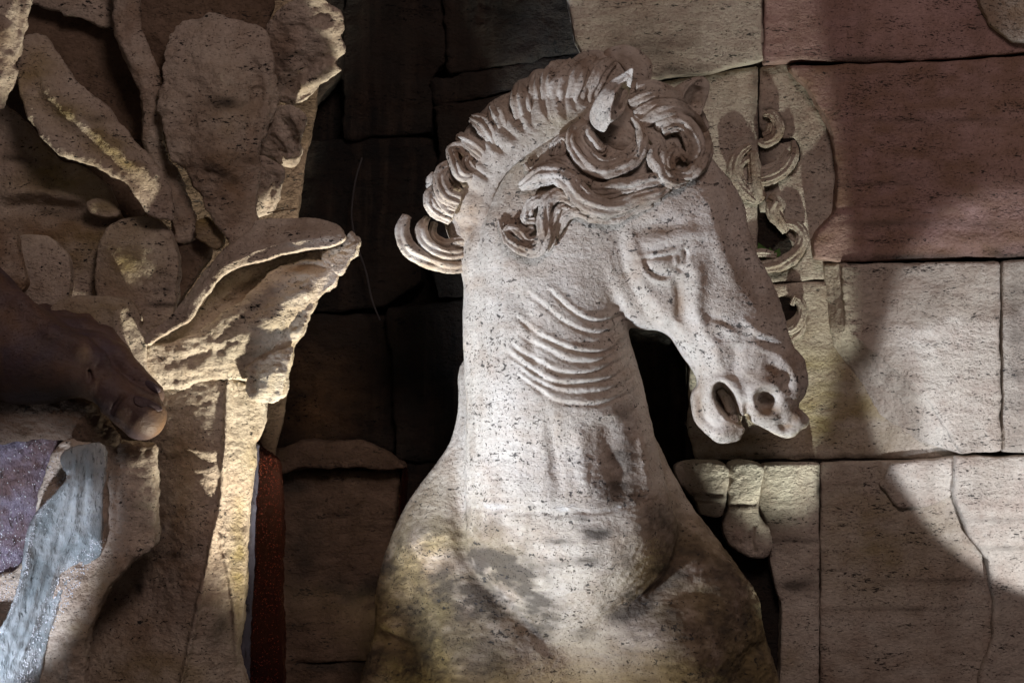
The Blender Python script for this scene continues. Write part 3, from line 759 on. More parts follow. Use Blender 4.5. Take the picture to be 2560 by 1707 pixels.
# ------------------------------------------------------------------ mane, forelock, ears, teeth
trav = M['travertine']
mane = slab_obj('mane', trav, horse,
    [(1190,660),(1150,640),(1120,590),(1110,540),(1100,480),(1118,430),(1135,390),(1150,350),(1180,305),(1212,274),(1234,252),(1290,226),(1292,207),(1318,196),(1338,176),(1370,176),(1382,154),(1412,150),(1431,149),(1457,130),(1507,130),
     (1540,141),(1560,170),(1570,230),(1500,300),(1440,325),(1320,390),(1250,460),(1215,570)], 30, T=70, back=60, g=.42, h=3, k=4, seed=3, n=3,
    ctrl=[(1190,660,10),(1110,560,-20),(1100,460,-20),(1180,300,-25),(1300,210,-20),(1460,130,-30),(1560,170,-30),(1440,310,60),(1300,370,60),(1250,440,60),(1210,560,45)],
    strokes=[([(1291,208),(1293,244),(1306,292),(1322,330)], 7.6, 9), ([(1306,205),(1314,244),(1325,292),(1340,330)], -2.4, 5), ([(1343,177),(1345,217),(1349,263),(1364,301)], 7.9, 13), ([(1330,190),(1332,225),(1340,270),(1352,315)], 1.3, 5),
             ([(1360,190),(1356,230),(1362,270),(1380,310)], -7.8, 7), ([(1383,154),(1372,187),(1364,225),(1375,282),(1390,310)], 4.3, 13), ([(1400,165),(1385,195),(1376,230),(1382,280),(1396,315)], -4.0, 7),
             ([(1429,148),(1402,190),(1387,229),(1391,273),(1406,311)], 10.1, 16), ([(1440,165),(1417,200),(1404,240),(1408,275),(1420,300)], -1.7, 5), ([(1456,135),(1433,196),(1421,244),(1430,285)], 5.4, 12),
             ([(1465,150),(1447,200),(1434,240),(1442,280)], -2.4, 5), ([(1485,145),(1458,196),(1448,234),(1456,272)], 6.6, 14), ([(1500,160),(1475,200),(1462,235),(1468,262)], -10.1, 10), ([(1530,160),(1495,200),(1482,240)], 2.9, 14),
             ([(1178,300),(1224,348),(1266,386)], -10.3, 8), ([(1166,312),(1208,352),(1245,395)], 3.0, 6), ([(1209,275),(1240,330),(1290,370)], 6.6, 14), ([(1222,265),(1255,318),(1300,352)], -2.1, 5), ([(1245,250),(1270,300),(1310,340)], 6.0, 11), ([(1275,235),(1288,290),(1318,332)], -6.5, 14),
             ([(1146,350),(1180,385),(1225,420)], -6.8, 10), ([(1130,400),(1165,430),(1215,470)], 5.8, 20), ([(1110,450),(1150,465),(1205,490)], -3.5, 7), ([(1105,500),(1150,510),(1200,520)], 3.8, 15), ([(1110,560),(1150,565),(1195,560)], -6.0, 11), ([(1120,610),(1160,612),(1190,600)], 4.6, 14),
             ([(1135,385),(1180,420),(1225,450)], -8.6, 6)],
    attrs=dict(brown=[(1170,540,60,90,0,.7),(1330,230,120,60,-30,.35),(1450,180,80,50,0,.5)], dark=[(1460,220,20,60,20,.5)], yellow=[(1400,320,90,30,-20,.5)]))

def L(pts, **k):
    if 'n' not in k: pts = [(x, v, d, r * 1.2) for x, v, d, r in pts]
    return lock('mane_lock', pts, trav, horse, absd=True, **k)
def C(pts, **k):
    pts = [(x, v, l * 1.1, r * 1.22 + .8) for x, v, l, r in pts]
    k.setdefault('flute', .2); k.setdefault('flat', .85); k.setdefault('rough', 1.7)
    return lock('forelock_curl', pts, trav, horse, **k)
L([(1016,540,70,9),(1005,580,85,14),(1024,624,95,16),(1062,650,95,15),(1100,662,80,14),(1145,666,60,14),(1178,656,50,12)], flutes=2)
L([(1068,545,70,7),(1053,575,88,12),(1066,609,95,13),(1094,630,92,13),(1134,636,75,12),(1170,630,60,10)], flutes=2, seed=1)
L([(1085,556,50,6),(1084,590,60,10),(1113,612,70,11),(1160,602,70,9)], flutes=2, seed=2)
L([(1175,520,80,12),(1120,468,80,14),(1078,488,95,14),(1084,520,108,14),(1128,548,105,12)], flutes=3, seed=3)
L([(1110,455,90,10),(1098,490,112,12),(1116,520,118,12),(1134,528,112,10)], flutes=2, seed=4)
L([(1090,436,60,9),(1080,452,60,12),(1078,470,55,8)], flutes=2, seed=5)
L([(1160,470,90,14),(1120,422,90,15),(1102,446,110,15),(1116,490,122,17),(1146,503,115,15)], flutes=3, seed=6)
L([(1205,430,90,12),(1160,375,90,13),(1130,374,90,11),(1136,404,110,11),(1152,438,122,12),(1183,441,112,8)], flutes=2, seed=7)
L([(1180,385,95,10),(1168,405,110,10),(1185,430,108,9),(1210,445,95,7)], flutes=2, seed=8)
L([(1146,342,70,8),(1168,350,100,12),(1196,372,112,13),(1218,396,105,8)], flutes=2, seed=9)
L([(1178,300,65,6),(1200,318,85,9),(1222,345,92,10),(1245,378,92,8)], flutes=2, seed=10)
L([(1512,138,30,10),(1560,140,34,22),(1594,165,40,27),(1602,196,40,20),(1590,226,36,8)], flutes=2, flute=.1, flat=.5)
for pts in ([(1250,440,92,10),(1212,395,104,15),(1178,362,100,17),(1150,345,66,9)], [(1272,402,94,11),(1238,352,108,18),(1208,312,100,20),(1180,294,60,9)], [(1302,368,94,12),(1266,320,108,20),(1246,285,100,23),(1236,256,58,11)],
            [(1334,348,96,13),(1312,292,112,23),(1302,245,104,24),(1297,210,58,10)], [(1366,328,96,12),(1350,272,108,18),(1342,222,102,20),(1346,180,58,9)], [(1394,316,98,12),(1376,262,112,20),(1374,202,106,21),(1390,160,60,11)],
            [(1424,306,98,14),(1400,262,118,25),(1404,206,112,27),(1438,156,62,14)], [(1456,300,98,14),(1436,250,118,25),(1448,192,112,27),(1484,144,62,16)], [(1484,290,98,12),(1472,240,112,22),(1492,186,104,24),(1532,152,56,14)]):
    L(pts, flutes=3, flat=.62, flute=.26, seed=pts[0][0] % 7, rough=2.4, n=8)
# forelock: the round curl by the near ear
C([(1462,305,14,9),(1436,331,20,12),(1430,357,24,12),(1444,391,28,13),(1471,416,30,13),(1509,430,30,13),(1545,425,28,12),(1580,406,26,12),(1604,379,24,11),(1607,350,20,10),(1601,318,16,9),(1584,294,12,7)], flutes=2)
C([(1474,309,14,8),(1453,331,20,9),(1449,353,24,10),(1468,382,27,10),(1499,406,28,10),(1536,408,26,10),(1572,392,20,8),(1590,370,14,6)], flutes=2, seed=1)
C([(1488,311,16,8),(1473,331,22,10),(1482,353,26,11),(1500,374,26,11),(1510,368,22,8)], flutes=2, seed=2)
C([(1500,320,8,14),(1540,345,4,22),(1575,360,2,18)], flutes=3, flute=.08, seed=3, flat=.5)
C([(1600,355,6,10),(1560,390,8,9),(1530,398,10,7)], flutes=2, seed=3)
# the big curl over the forehead
C([(1604,311,12,10),(1638,290,20,14),(1689,281,28,15),(1730,300,34,15),(1756,336,36,14),(1763,375,36,14),(1750,411,34,13),(1720,437,30,12),(1690,440,26,10),(1668,419,22,8)], flutes=2, seed=4)
C([(1640,315,12,12),(1680,305,22,17),(1715,318,30,19),(1735,350,32,18),(1738,383,30,15),(1722,405,26,11)], flutes=3, flute=.12, seed=5)
C([(1658,331,22,7),(1688,320,30,8),(1708,328,32,8),(1718,355,32,8),(1724,380,30,7),(1714,394,28,6)], flutes=2, seed=6)
C([(1714,399,26,8),(1697,386,30,10),(1678,402,28,10),(1682,426,28,9),(1706,436,26,7)], flutes=2, seed=7)
C([(1646,360,20,5),(1634,375,26,8),(1634,399,30,11),(1651,424,32,14),(1667,446,32,15),(1690,458,30,11),(1713,453,26,6)], flutes=2, seed=8)
C([(1690,371,26,9),(1672,380,32,12),(1662,402,34,13),(1668,428,32,12)], flutes=3, seed=9)
C([(1612,330,6,10),(1640,350,8,14),(1655,380,8,10)], flutes=2, flute=.1, seed=1)
C([(1575,262,6,12),(1630,244,12,15),(1695,250,18,15),(1740,282,22,13),(1765,325,20,9)], flutes=3, flute=.1, seed=10)
C([(1590,290,6,12),(1635,270,14,15),(1690,268,20,14),(1728,290,24,10)], flutes=3, flute=.1, seed=11)
C([(1592,222,4,14),(1640,225,4,18),(1690,240,2,12)], flutes=2, flute=.08, seed=12)
# long waving locks over the cheek
C([(1672,444,22,9),(1621,452,26,13),(1578,460,28,13),(1544,465,28,13),(1510,474,26,12),(1480,468,20,9)], flutes=2, seed=2)
C([(1660,462,18,7),(1600,474,22,10),(1561,477,24,11),(1536,489,24,10),(1510,491,22,9),(1484,480,16,7)], flutes=2, seed=3)
C([(1302,467,20,8),(1325,455,26,14),(1355,440,30,18),(1388,436,32,19),(1414,452,32,19),(1440,480,32,20),(1470,506,32,20),(1510,521,30,18),(1550,515,28,15),(1590,499,26,13),(1640,485,24,12),(1668,468,20,8)], flutes=3, flute=.17, seed=4)
C([(1328,426,14,6),(1370,418,20,10),(1410,430,24,11),(1440,455,26,11),(1468,488,24,9)], flutes=2, seed=5)
C([(1314,408,12,3),(1320,420,14,6),(1330,427,14,4)], flutes=1)
C([(1632,509,12,5),(1580,528,16,7),(1546,546,18,8),(1510,548,20,9),(1476,541,20,9),(1446,531,20,9),(1421,537,18,9),(1402,562,16,8),(1389,592,12,5)], flutes=1, seed=6)
C([(1650,492,16,8),(1600,510,16,8),(1560,530,14,7),(1520,538,14,8),(1480,525,16,10)], flutes=2, seed=7)
C([(1445,508,22,12),(1412,492,26,12),(1387,491,28,12),(1368,506,30,12),(1362,533,30,12),(1358,562,30,13),(1361,590,30,13),(1350,618,28,13),(1326,628,28,12),(1297,620,28,11),(1273,601,26,10),(1262,583,22,7)], flutes=2, seed=8)
C([(1432,525,18,8),(1405,521,20,9),(1389,542,22,9),(1379,570,22,9),(1376,598,20,9),(1364,628,16,7)], flutes=2, seed=9)
C([(1262,585,18,6),(1276,574,22,8),(1300,584,24,9),(1320,603,24,9),(1345,600,22,8)], flutes=2, seed=10)
C([(1249,552,8,3),(1252,570,14,5),(1262,585,16,4)], flutes=1)
C([(1300,563,12,5),(1314,578,16,7),(1334,570,16,6)], flutes=1, seed=2)
C([(1368,508,26,10),(1345,502,26,10),(1328,512,24,10),(1320,532,22,10),(1318,552,20,9),(1338,552,18,7)], flutes=2, seed=11)
C([(1382,388,4,6),(1388,362,10,9),(1408,352,12,10),(1412,378,10,8),(1398,392,6,6)], flutes=2, seed=3)
C([(1440,440,10,8),(1420,410,10,9),(1400,400,8,8),(1370,405,4,6)], flutes=2, seed=4)
C([(1440,400,6,12),(1460,440,8,14),(1500,460,6,12),(1560,445,4,10)], flutes=2, flute=.1, seed=4)

def ear(poly, dc, ctrl, strokes, seed, sc=1.0):
    cx, cv = np.array(poly, float).mean(0); poly = [(cx + (x - cx) * sc, cv + (v - cv) * sc) for x, v in poly]
    return slab_obj('ear', trav, horse, poly, dc, T=14, back=16, ctrl=ctrl, strokes=strokes, h=2.5, k=3, seed=seed, rough=[(1.2, 20, (1, 1, 1), 3)], n=5)
ear([(1577,182),(1555,192),(1528,208),(1500,240),(1484,268),(1480,293),(1490,312),(1512,323),(1524,305),(1542,292),(1556,276),(1568,240)], 248,
    [(1577,182,34),(1484,268,-30),(1490,310,-34),(1528,208,-14),(1536,235,26),(1525,300,26),(1560,240,-6),(1552,276,-14)],
    [([(1574,188),(1550,214),(1536,238),(1528,270),(1520,308)], 16, 7, .2), ([(1568,215),(1556,245),(1545,280)], -26, 13, .3)], 1, 1.13)
ear([(1664,245),(1684,222),(1712,203),(1740,193),(1758,193),(1772,206),(1774,226),(1762,262),(1748,292),(1725,280),(1695,262)], 60,
    [(1664,245,-10),(1740,193,10),(1706,250,24),(1720,220,24),(1765,215,0),(1748,285,0),(1735,260,-12)],
    [([(1704,258),(1712,230),(1738,202),(1756,198)], 10, 5, .2), ([(1745,215),(1740,245),(1735,270)], -20, 13, .3)], 2)

# teeth and tongue inside the open mouth
lock('tongue', [(1800,975,60,9),(1815,995,64,13),(1830,1025,60,14),(1845,1050,50,10)], trav, horse, absd=True, flutes=1, flute=.08)
for i in range(4):
    x = 1808 + i * 10; v = 1056 - i * 3
    lock('tooth', [(x, v - 10, 76, 5), (x + 1, v, 82, 6.5), (x + 2, v + 9, 84, 6)], trav, horse, absd=True, flutes=1, flute=.05, ring=10, n=3)

# ------------------------------------------------------------------ carved foliage on the wall
def S(pts, d=-374, **k):
    return lock('carved_scroll', [(x, v, d + dd * .7, r * 1.3) for x, v, dd, r in pts], M['wall_stone'], fw, absd=True, **k)
S([(1909,286,10,5),(1930,288,16,9),(1946,314,18,11),(1938,342,18,11),(1914,358,14,9),(1898,352,8,6)])
S([(1925,310,14,7),(1924,332,14,8),(1908,340,10,6)], seed=1)
S([(1982,352,14,4),(1987,385,20,9),(1965,420,24,12),(1925,446,22,12),(1888,454,12,9)], seed=2)
S([(1968,376,10,5),(1950,408,16,9),(1915,424,16,8),(1892,420,8,6)], seed=3)
S([(1876,364,14,6),(1846,386,22,10),(1833,422,26,12),(1846,460,26,12),(1866,488,24,11),(1888,502,18,7)], seed=4)
S([(1872,396,16,6),(1850,412,22,8),(1850,440,22,8),(1866,464,20,7)], seed=5)
S([(1880,380,10,10),(1888,430,14,14),(1890,480,12,16),(1905,500,8,12)], seed=9)
S([(1925,492,12,10),(1940,505,22,17),(1936,530,24,16),(1950,556,20,12),(1964,580,14,7)], seed=6)
S([(1958,560,12,8),(1985,562,18,9),(2004,580,20,11),(2004,608,22,12),(1984,640,24,13),(1946,662,24,13),(1900,670,18,10),(1880,690,10,6)], seed=7)
S([(1870,640,16,7),(1905,632,20,9),(1940,640,14,6)], seed=8)
S([(1980,762,6,4),(1990,744,14,6),(2004,760,16,8),(2004,795,18,9),(1984,822,18,9),(1955,830,12,6)], seed=10)
S([(1978,850,6,5),(2002,830,8,6),(2010,800,6,4)], seed=11)

tw = []
plant = empty('small_plant', (1955, 640, -370))
tag(plant, 'tiny green plant sprouting in the hollow of the carved foliage', 'plant')
rr = random.Random(4)
for i in range(16):
    a = rr.uniform(-2.6, -.5); r = rr.uniform(14, 34); x = 1955 + rr.uniform(-16, 18); v = 636 + rr.uniform(-16, 6); d = -385 + rr.uniform(-6, 22)
    dx, dv = math.cos(a) * r, math.sin(a) * r; w = r * .3
    pts = [(x, v, d), (x + dx * .5 - dv / r * w, v + dv * .5 + dx / r * w, d + 7), (x + dx, v + dv, d + 3), (x + dx * .5 + dv / r * w, v + dv * .5 - dx / r * w, d + 7), (x + dx * .5, v + dv * .5, d + 2)]
    mesh_obj('leaf', pts, [(0, 1, 4, 3)], M['leaf_green'], plant, tris=[(1, 2, 4), (4, 2, 3)])

o = lock('cable', [(905,395,-470,2.6),(888,455,-468,2.6),(879,540,-480,2.6),(892,610,-484,2.6),(915,680,-480,2.6),(930,750,-478,2.6),(950,800,-460,2.6)], M['cable'], None, absd=True, flutes=0, flute=0, ring=8, rough=.3)
tag(o, 'thin dark cable hanging down the dark grotto wall', 'cable')

# ------------------------------------------------------------------ rocks and stone leaves on the left
RK = [(9, 46, (1, 1, 1), 3), (6, 20, (1.5, .8, 1), 3), (2.0, 7, (1.3, .8, 1), 2)]
palm = empty('stone_palm', (480, 1900, 40))
tag(palm, 'carved stone palm trunk with flaring top and broad leaves left of the horse', 'stone carving')
def leaf(poly, d, name='palm_leaf', mat='rock_stone', T=26, back=26, **k):
    return slab_obj(name, M[mat], palm, poly, d, T=T, back=back, rough=k.pop('rough', RK), h=k.pop('h', 4.5), edge=k.pop('edge', 9), g=k.pop('g', .34), k=k.pop('k', 3), **k)
leaf([(535,33),(580,46),(622,62),(659,79),(680,120),(690,166),(692,207),(701,249),(688,298),(663,344),(651,394),(646,456),(642,497),(642,568),(617,597),(580,611),(555,580),(514,526),(489,468),(456,423),(431,398),(414,344),(398,249),(406,207),(404,157),(423,99),(448,62),(497,41)], 118,
     ctrl=[(535,33,-30),(680,120,-14),(404,157,-10),(540,180,18),(398,249,0),(690,250,-30),(560,400,34),(640,470,-6),(580,600,20),(480,460,6)], T=24,
     strokes=[([(540,120),(560,250),(555,400),(585,560)], 12, 30, .3), ([(470,120),(480,260),(470,380)], -9, 26, .3), ([(640,120),(668,200),(660,300),(630,380)], 10, 12, .3), ([(620,140),(640,230),(620,340),(600,420)], -12, 18, .3), ([(500,90),(520,70),(560,80)], 6, 20, .4), ([(520,290),(560,270),(600,280)], -6, 14, .4), ([(600,470),(560,440),(500,430)], -7, 10, .3)],
     attrs=dict(brown=[(560,450,110,120,0,.7),(540,260,90,90,0,.4)], dark=[(560,260,40,16,0,.8),(545,430,50,14,30,.8),(620,400,40,16,0,.4)], yellow=[(590,300,60,120,10,.2)]), seed=51)
leaf([(700,21),(740,0),(771,-30),(800,-10),(841,21),(858,41),(856,75),(846,91),(863,124),(853,141),(840,158),(846,176),(812,207),(779,245),(746,265),(700,262),(650,250),(640,140),(663,79)], 60,
     ctrl=[(700,21,30),(800,-20,62),(858,60,50),(860,140,20),(746,262,-50),(660,200,-50),(770,120,8)],
     strokes=[([(690,200),(740,130),(850,60)], 10, 16, .3), ([(710,230),(770,170),(855,130)], -10, 11, .3), ([(720,245),(790,190),(840,160)], 9, 9, .3), ([(690,110),(760,60),(830,40)], -8, 16, .3), ([(740,250),(800,215)], -6, 7, .3), ([(760,20),(770,60),(820,80)], 7, 9, .3)],
     attrs=dict(brown=[(700,140,40,60,0,.5)], dark=[(705,150,24,24,0,.6)]), seed=52, edge=9)
leaf([(690,262),(729,264),(762,292),(760,310),(752,360),(742,410),(712,417),(680,398),(650,395),(640,300)], 40, ctrl=[(690,262,26),(762,300,40),(745,400,-24),(660,380,-34)],
     strokes=[([(700,290),(730,340),(745,390)], -10, 8, .2), ([(690,330),(715,370),(720,410)], 8, 8, .2), ([(720,275),(748,320),(752,350)], 8, 7, .2)], seed=53, edge=4)
leaf([(630,395),(704,418),(700,476),(684,526),(650,541),(625,530)], 20, seed=54, ctrl=[(704,418,30),(640,400,16),(680,530,-24),(640,530,-30)], strokes=[([(690,430),(680,480),(668,520)], -8, 7, .2)], edge=4)
lock('leaf_stem', [(312,-60,70,34),(316,20,75,34),(322,85,75,34),(346,150,75,33),(374,210,75,30),(382,270,70,28),(380,335,62,26),(396,400,55,24),(428,455,50,26),(452,530,45,30),(470,600,40,34)], M['rock_stone'], palm, absd=True, flutes=1, flute=.1, rough=3, n=8, ring=36)
leaf([(104,88),(120,96),(145,133),(187,199),(232,236),(278,274),(307,315),(352,365),(398,423),(431,481),(436,543),(406,545),(373,540),(348,506),(315,460),(269,431),(207,402),(145,381),(104,340),(70,282),(52,232),(44,166),(48,108),(80,90)], 160,
     ctrl=[(80,95,-30),(150,135,-20),(60,230,20),(110,330,30),(230,235,-10),(220,390,40),(330,330,-10),(320,455,30),(425,480,-20),(400,540,-10)], T=34,
     strokes=[([(90,130),(120,220),(190,290),(280,360),(370,440),(410,510)], 16, 16, .3), ([(80,160),(95,250),(170,330),(270,400),(350,470)], -10, 16, .3), ([(120,120),(160,190),(240,260),(320,340),(400,440)], -9, 9, .3)],
     attrs=dict(yellow=[(230,330,150,40,38,.9),(90,200,60,90,0,.6)], dark=[(240,300,30,10,0,.5)], brown=[(300,400,120,40,40,.3)]), seed=55, rough=[(5, 50, (1, 1, 1), 3), (4, 15, (1, 1, 1), 3), (1.5, 6, (1, 1, 1), 2)])
leaf([(-60,-40),(76,-40),(72,30),(62,90),(58,118),(42,165),(50,178),(40,212),(14,250),(0,278),(-60,290)], 230, T=30, ctrl=[(-40,0,20),(76,0,-20),(50,178,-16),(0,270,-10)], strokes=[([(30,-20),(26,60),(20,140),(0,220)], 10, 14, .3), ([(50,-20),(44,60),(36,140)], -10, 10, .3)], seed=56, attrs=dict(brown=[(0,120,30,80,0,.5)]))
leaf([(70,-60),(316,-60),(312,64),(230,58),(150,30),(78,8)], 0, name='palm_leaf', T=16, seed=57)
leaf([(330,-60),(668,-60),(664,76),(640,90),(560,80),(480,90),(440,180),(400,230),(360,140),(335,60)], 20, T=10, seed=58, mat='brown_rock', attrs=dict(white=[]))
# flaring top: upper lip, inner hollow, lower lip with hanging flap
leaf([(707,545),(760,545),(808,550),(844,562),(860,582),(864,598),(832,615),(788,623),(747,629),(700,640),(650,655),(610,664),(570,682),(545,702),(525,728),(505,756),(477,800),(444,818),(400,845),(370,862),(366,836),(400,812),(436,780),(473,732),(505,687),(545,639),(582,607),(630,574),(642,552)], 190, name='upper_lip', T=26, back=40,
     ctrl=[(707,545,-50),(642,552,-40),(850,570,0),(860,600,24),(700,640,20),(570,682,20),(505,687,-24),(505,756,16),(400,845,0),(375,840,0)], strokes=[([(850,590),(760,600),(680,612),(600,645),(540,680),(500,730),(460,790)], 10, 9, .2), ([(830,560),(740,565),(660,575),(600,610)], -6, 12, .3)], seed=61, edge=5,
     attrs=dict(brown=[(740,570,110,12,0,.35)]), rough=[(3, 40, (1, 1, 1), 3), (3, 14, (1.6, .7, 1), 3)])
leaf([(548,700),(606,660),(690,636),(790,622),(812,650),(740,690),(690,720),(600,780),(480,850),(400,880),(372,866),(440,830),(500,770)], 120, name='inner_hollow', T=8, back=50, strokes=[([(800,630),(700,672),(600,740),(500,810)], -16, 16, .3)], seed=62, attrs=dict(brown=[(640,730,140,18,-30,.5)], dark=[(680,680,100,10,-25,.3)]))
leaf([(876,578),(892,590),(901,604),(890,640),(872,660),(850,684),(824,664),(806,645),(814,627),(850,612),(864,596)], 165, name='lip_tip', T=30, seed=63, h=4, ctrl=[(876,578,-16),(901,604,10),(850,680,16),(812,630,-20)])
leaf([(699,671),(739,655),(788,647),(828,658),(847,683),(838,712),(796,744),(790,760),(775,780),(764,815),(755,840),(733,862),(728,901),(716,946),(708,986),(670,1000),(640,1000),(622,960),(560,945),(480,965),(400,975),(350,965),(345,900),(372,862),(440,850),(520,815),(600,755),(650,705)], 130, name='lower_lip', T=44, back=60, h=5,
     ctrl=[(790,650,14),(846,690,46),(775,780,30),(730,880,10),(600,760,24),(480,850,6),(372,870,0),(360,960,-26),(560,940,-20),(700,720,24),(660,860,10),(680,1000,-20)],
     strokes=[([(800,690),(720,760),(640,830),(560,880)], 10, 22, .3), ([(820,700),(760,780),(700,850),(650,900)], -12, 12, .3), ([(760,690),(690,740),(600,800)], -8, 14, .3), ([(838,720),(790,770),(745,850)], 8, 9, .3), ([(600,850),(500,890),(400,910)], -6, 12, .4), ([(740,675),(780,668),(820,675)], -10, 10, .3), ([(400,966),(480,955),(560,930)], 6, 6, .2)],
     attrs=dict(brown=[(770,668,60,12,-10,.9),(720,880,30,60,20,.4),(780,760,60,20,-50,.3)], yellow=[(700,850,100,100,0,.3)]), seed=64, edge=3,
     cuts=[(522,876,178,8,10,20),(513,884,178,6,5,14),(538,910,178,5,5,14),(405,830,165,8,5,16),(425,832,165,8,5,16)])
leaf([(618,922),(640,902),(690,878),(733,862),(728,901),(716,946),(708,986),(687,1006),(646,1007),(622,994),(611,970)], 178, name='hanging_flap', T=20, h=4, ctrl=[(618,922,-24),(612,970,-14),(733,862,0),(700,990,10),(670,930,16)], strokes=[([(640,915),(632,950),(636,985)], -10, 8, .2), ([(660,990),(670,950),(700,910)], 6, 12, .3)], seed=65, attrs=dict(brown=[(632,950,10,50,0,.5)], yellow=[(670,960,50,50,0,.3)]), edge=3)
leaf([(330,930),(480,945),(640,960),(664,1010),(655,1075),(634,1111),(640,1130),(633,1178),(621,1314),(616,1390),(608,1539),(597,1624),(595,1820),(190,1820),(190,1600),(230,1500),(330,1400),(370,1340),(370,1200),(350,1050)], 60, name='trunk', T=36, back=120, h=5, g=.3,
     ctrl=[(350,1000,-20),(640,1000,0),(565,960,50),(562,1150,60),(540,1320,66),(500,1490,70),(455,1700,66),(400,1300,-40),(610,1300,-20),(250,1650,-30),(590,1680,0),(640,1150,-20),(380,1500,-30),(450,1150,5)],
     strokes=[([(572,930),(568,1050),(562,1150),(556,1240),(532,1350),(505,1480),(478,1600),(452,1720)], 20, 7, .02), ([(590,960),(585,1100),(572,1240)], -8, 14, .2), ([(548,1330),(572,1420),(590,1560),(594,1660)], 14, 6, .1), ([(560,1440),(575,1520),(540,1650)], -12, 16, .3),
              ([(400,1130),(480,1125),(560,1135)], 6, 8, .3), ([(390,1160),(480,1150),(550,1160)], -6, 12, .3), ([(400,1460),(460,1450),(500,1455)], -5, 6, .3)],
     attrs=dict(brown=[(450,1330,110,220,0,.55),(330,1600,140,120,0,.5),(480,1110,100,30,0,.5)], yellow=[(600,1420,18,150,0,.9),(400,1670,140,50,0,.6),(640,1150,40,60,0,.4)], dark=[(345,1470,14,24,0,.9),(430,1380,60,14,0,.5),(560,1560,26,50,10,.5)]), seed=66, rough=[(3, 70, (1, 1, 1), 2), (3.5, 17, (1.5, .7, 1), 3), (1.4, 7, (1, 1, 1), 2)])
lock('wet_edge', [(640,1110,0,8),(634,1200,0,10),(628,1320,-4,10),(622,1450,-4,12),(612,1580,-2,14),(606,1700,0,18),(606,1790,0,20)], M['wet_blue'], palm, absd=True, flutes=1, flute=.1, rough=2.5, n=10)

rock([(-60,262),(40,285),(95,345),(150,400),(215,425),(270,470),(300,545),(360,560),(420,600),(430,780),(300,810),(-60,760)], 30, 'wide mottled rock face behind the twisted stone leaf on the left edge', mat='rock_stone', name='wide_rock', T=30, back=120, seed=71, h=6,
     strokes=[([(0,488),(90,480),(160,490),(225,505)], 22, 14, .3), ([(0,520),(100,515),(210,530)], -22, 18, .3), ([(20,400),(90,410),(180,450)], -8, 10, .3), ([(60,620),(120,600),(170,660)], -8, 14, .3)], attrs=dict(yellow=[(130,430,100,90,0,.7),(250,620,120,60,0,.6)], brown=[(150,590,150,60,0,.9),(330,600,90,90,0,.4)], dark=[(60,400,60,10,10,.8),(170,540,120,12,10,.6),(260,640,60,40,0,.3)]))
rock([(222,505),(250,498),(285,515),(300,535),(280,545),(240,540),(220,522)], 90, 'small rounded stone knob at the foot of the twisted leaf', mat='rock_stone', T=22, seed=72, name='small_rock', h=4, attrs=dict(yellow=[(260,520,40,20,0,.6)]))
rock([(262,580),(300,552),(345,543),(395,548),(428,580),(448,640),(448,700),(440,760),(425,800),(380,840),(280,830),(240,700)], 80, 'rounded pitted boulder between the twisted leaf and the flaring trunk', mat='rock_stone', T=50, seed=73, attrs=dict(yellow=[(330,640,80,90,0,.6)], dark=[(400,762,40,6,0,1),(420,725,14,8,0,1),(395,728,8,6,0,1)], brown=[(300,720,60,80,0,.5)]))
rock([(445,600),(470,560),(510,575),(530,620),(500,680),(450,760),(430,800),(440,700)], 20, 'dark crevice rock wedged under the large stone leaf', mat='brown_rock', T=30, seed=74, attrs=dict(dark=[(460,640,40,40,0,1)]))
rock([(490,555),(520,545),(560,590),(548,625),(510,610),(488,590)], 90, 'small ochre rock chip below the large stone leaf', mat='rock_stone', T=20, seed=75, name='rock_chip', h=4, attrs=dict(base=dict(yellow=.6, brown=.5)))
rock([(130,770),(180,742),(242,742),(290,742),(325,750),(348,776),(356,800),(352,815),(373,835),(370,873),(367,913),(372,960),(300,960),(200,900),(120,850)], 150, 'tan boulder directly behind the marble toes', mat='rock_stone', T=36, seed=76, strokes=[([(300,760),(290,820),(310,880)], 10, 14, .3)], attrs=dict(yellow=[(250,780,120,60,0,.5)], brown=[(250,760,120,30,0,.5)]))
rock([(-60,545),(0,552),(24,570),(44,594),(50,631),(60,665),(68,700),(58,730),(20,720),(-60,700)], 190, 'orange brown stone corner on the left edge above the ankle', mat='rock_stone', T=26, seed=77, attrs=dict(base=dict(brown=.7)))
rock([(40,600),(110,590),(170,640),(180,720),(150,790),(60,770),(50,700)], 90, 'pale rough stone behind the ankle', mat='rock_stone', T=20, seed=78)
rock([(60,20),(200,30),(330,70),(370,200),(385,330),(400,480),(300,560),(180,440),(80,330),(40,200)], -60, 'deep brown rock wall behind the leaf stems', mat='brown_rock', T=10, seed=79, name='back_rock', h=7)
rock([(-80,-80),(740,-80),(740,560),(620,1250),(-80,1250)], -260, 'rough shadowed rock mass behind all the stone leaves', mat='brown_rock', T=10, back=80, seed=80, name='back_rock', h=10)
rock([(632,1100),(660,1125),(698,1160),(708,1300),(706,1480),(704,1800),(600,1800),(610,1600),(612,1500),(625,1350)], -150, 'glistening dark red wet rock strip beside the trunk', mat='wet_red', T=40, seed=81, name='wet_rock', h=3.5, rough=[(5, 40, (1, 2.5, 1), 3), (7, 10, (1, 2.2, 1), 3)])
rock([(990,1330),(1006,1180),(1018,1190),(1010,1330),(990,1450),(975,1460)], -420, 'thin red glinting wet streak next to the horse shoulder', mat='wet_red', T=14, seed=82, name='wet_streak', rough=[(3, 12, (1, 2, 1), 3)])
lock('twig', [(668,533,60,1.6),(700,527,70,1.4),(745,521,80,1.0)], M['twig'], palm, absd=True, flutes=0, flute=0, ring=6, rough=.3)
bpy.data.objects['twig'].parent = None
bpy.data.objects['twig'].location = palm.location
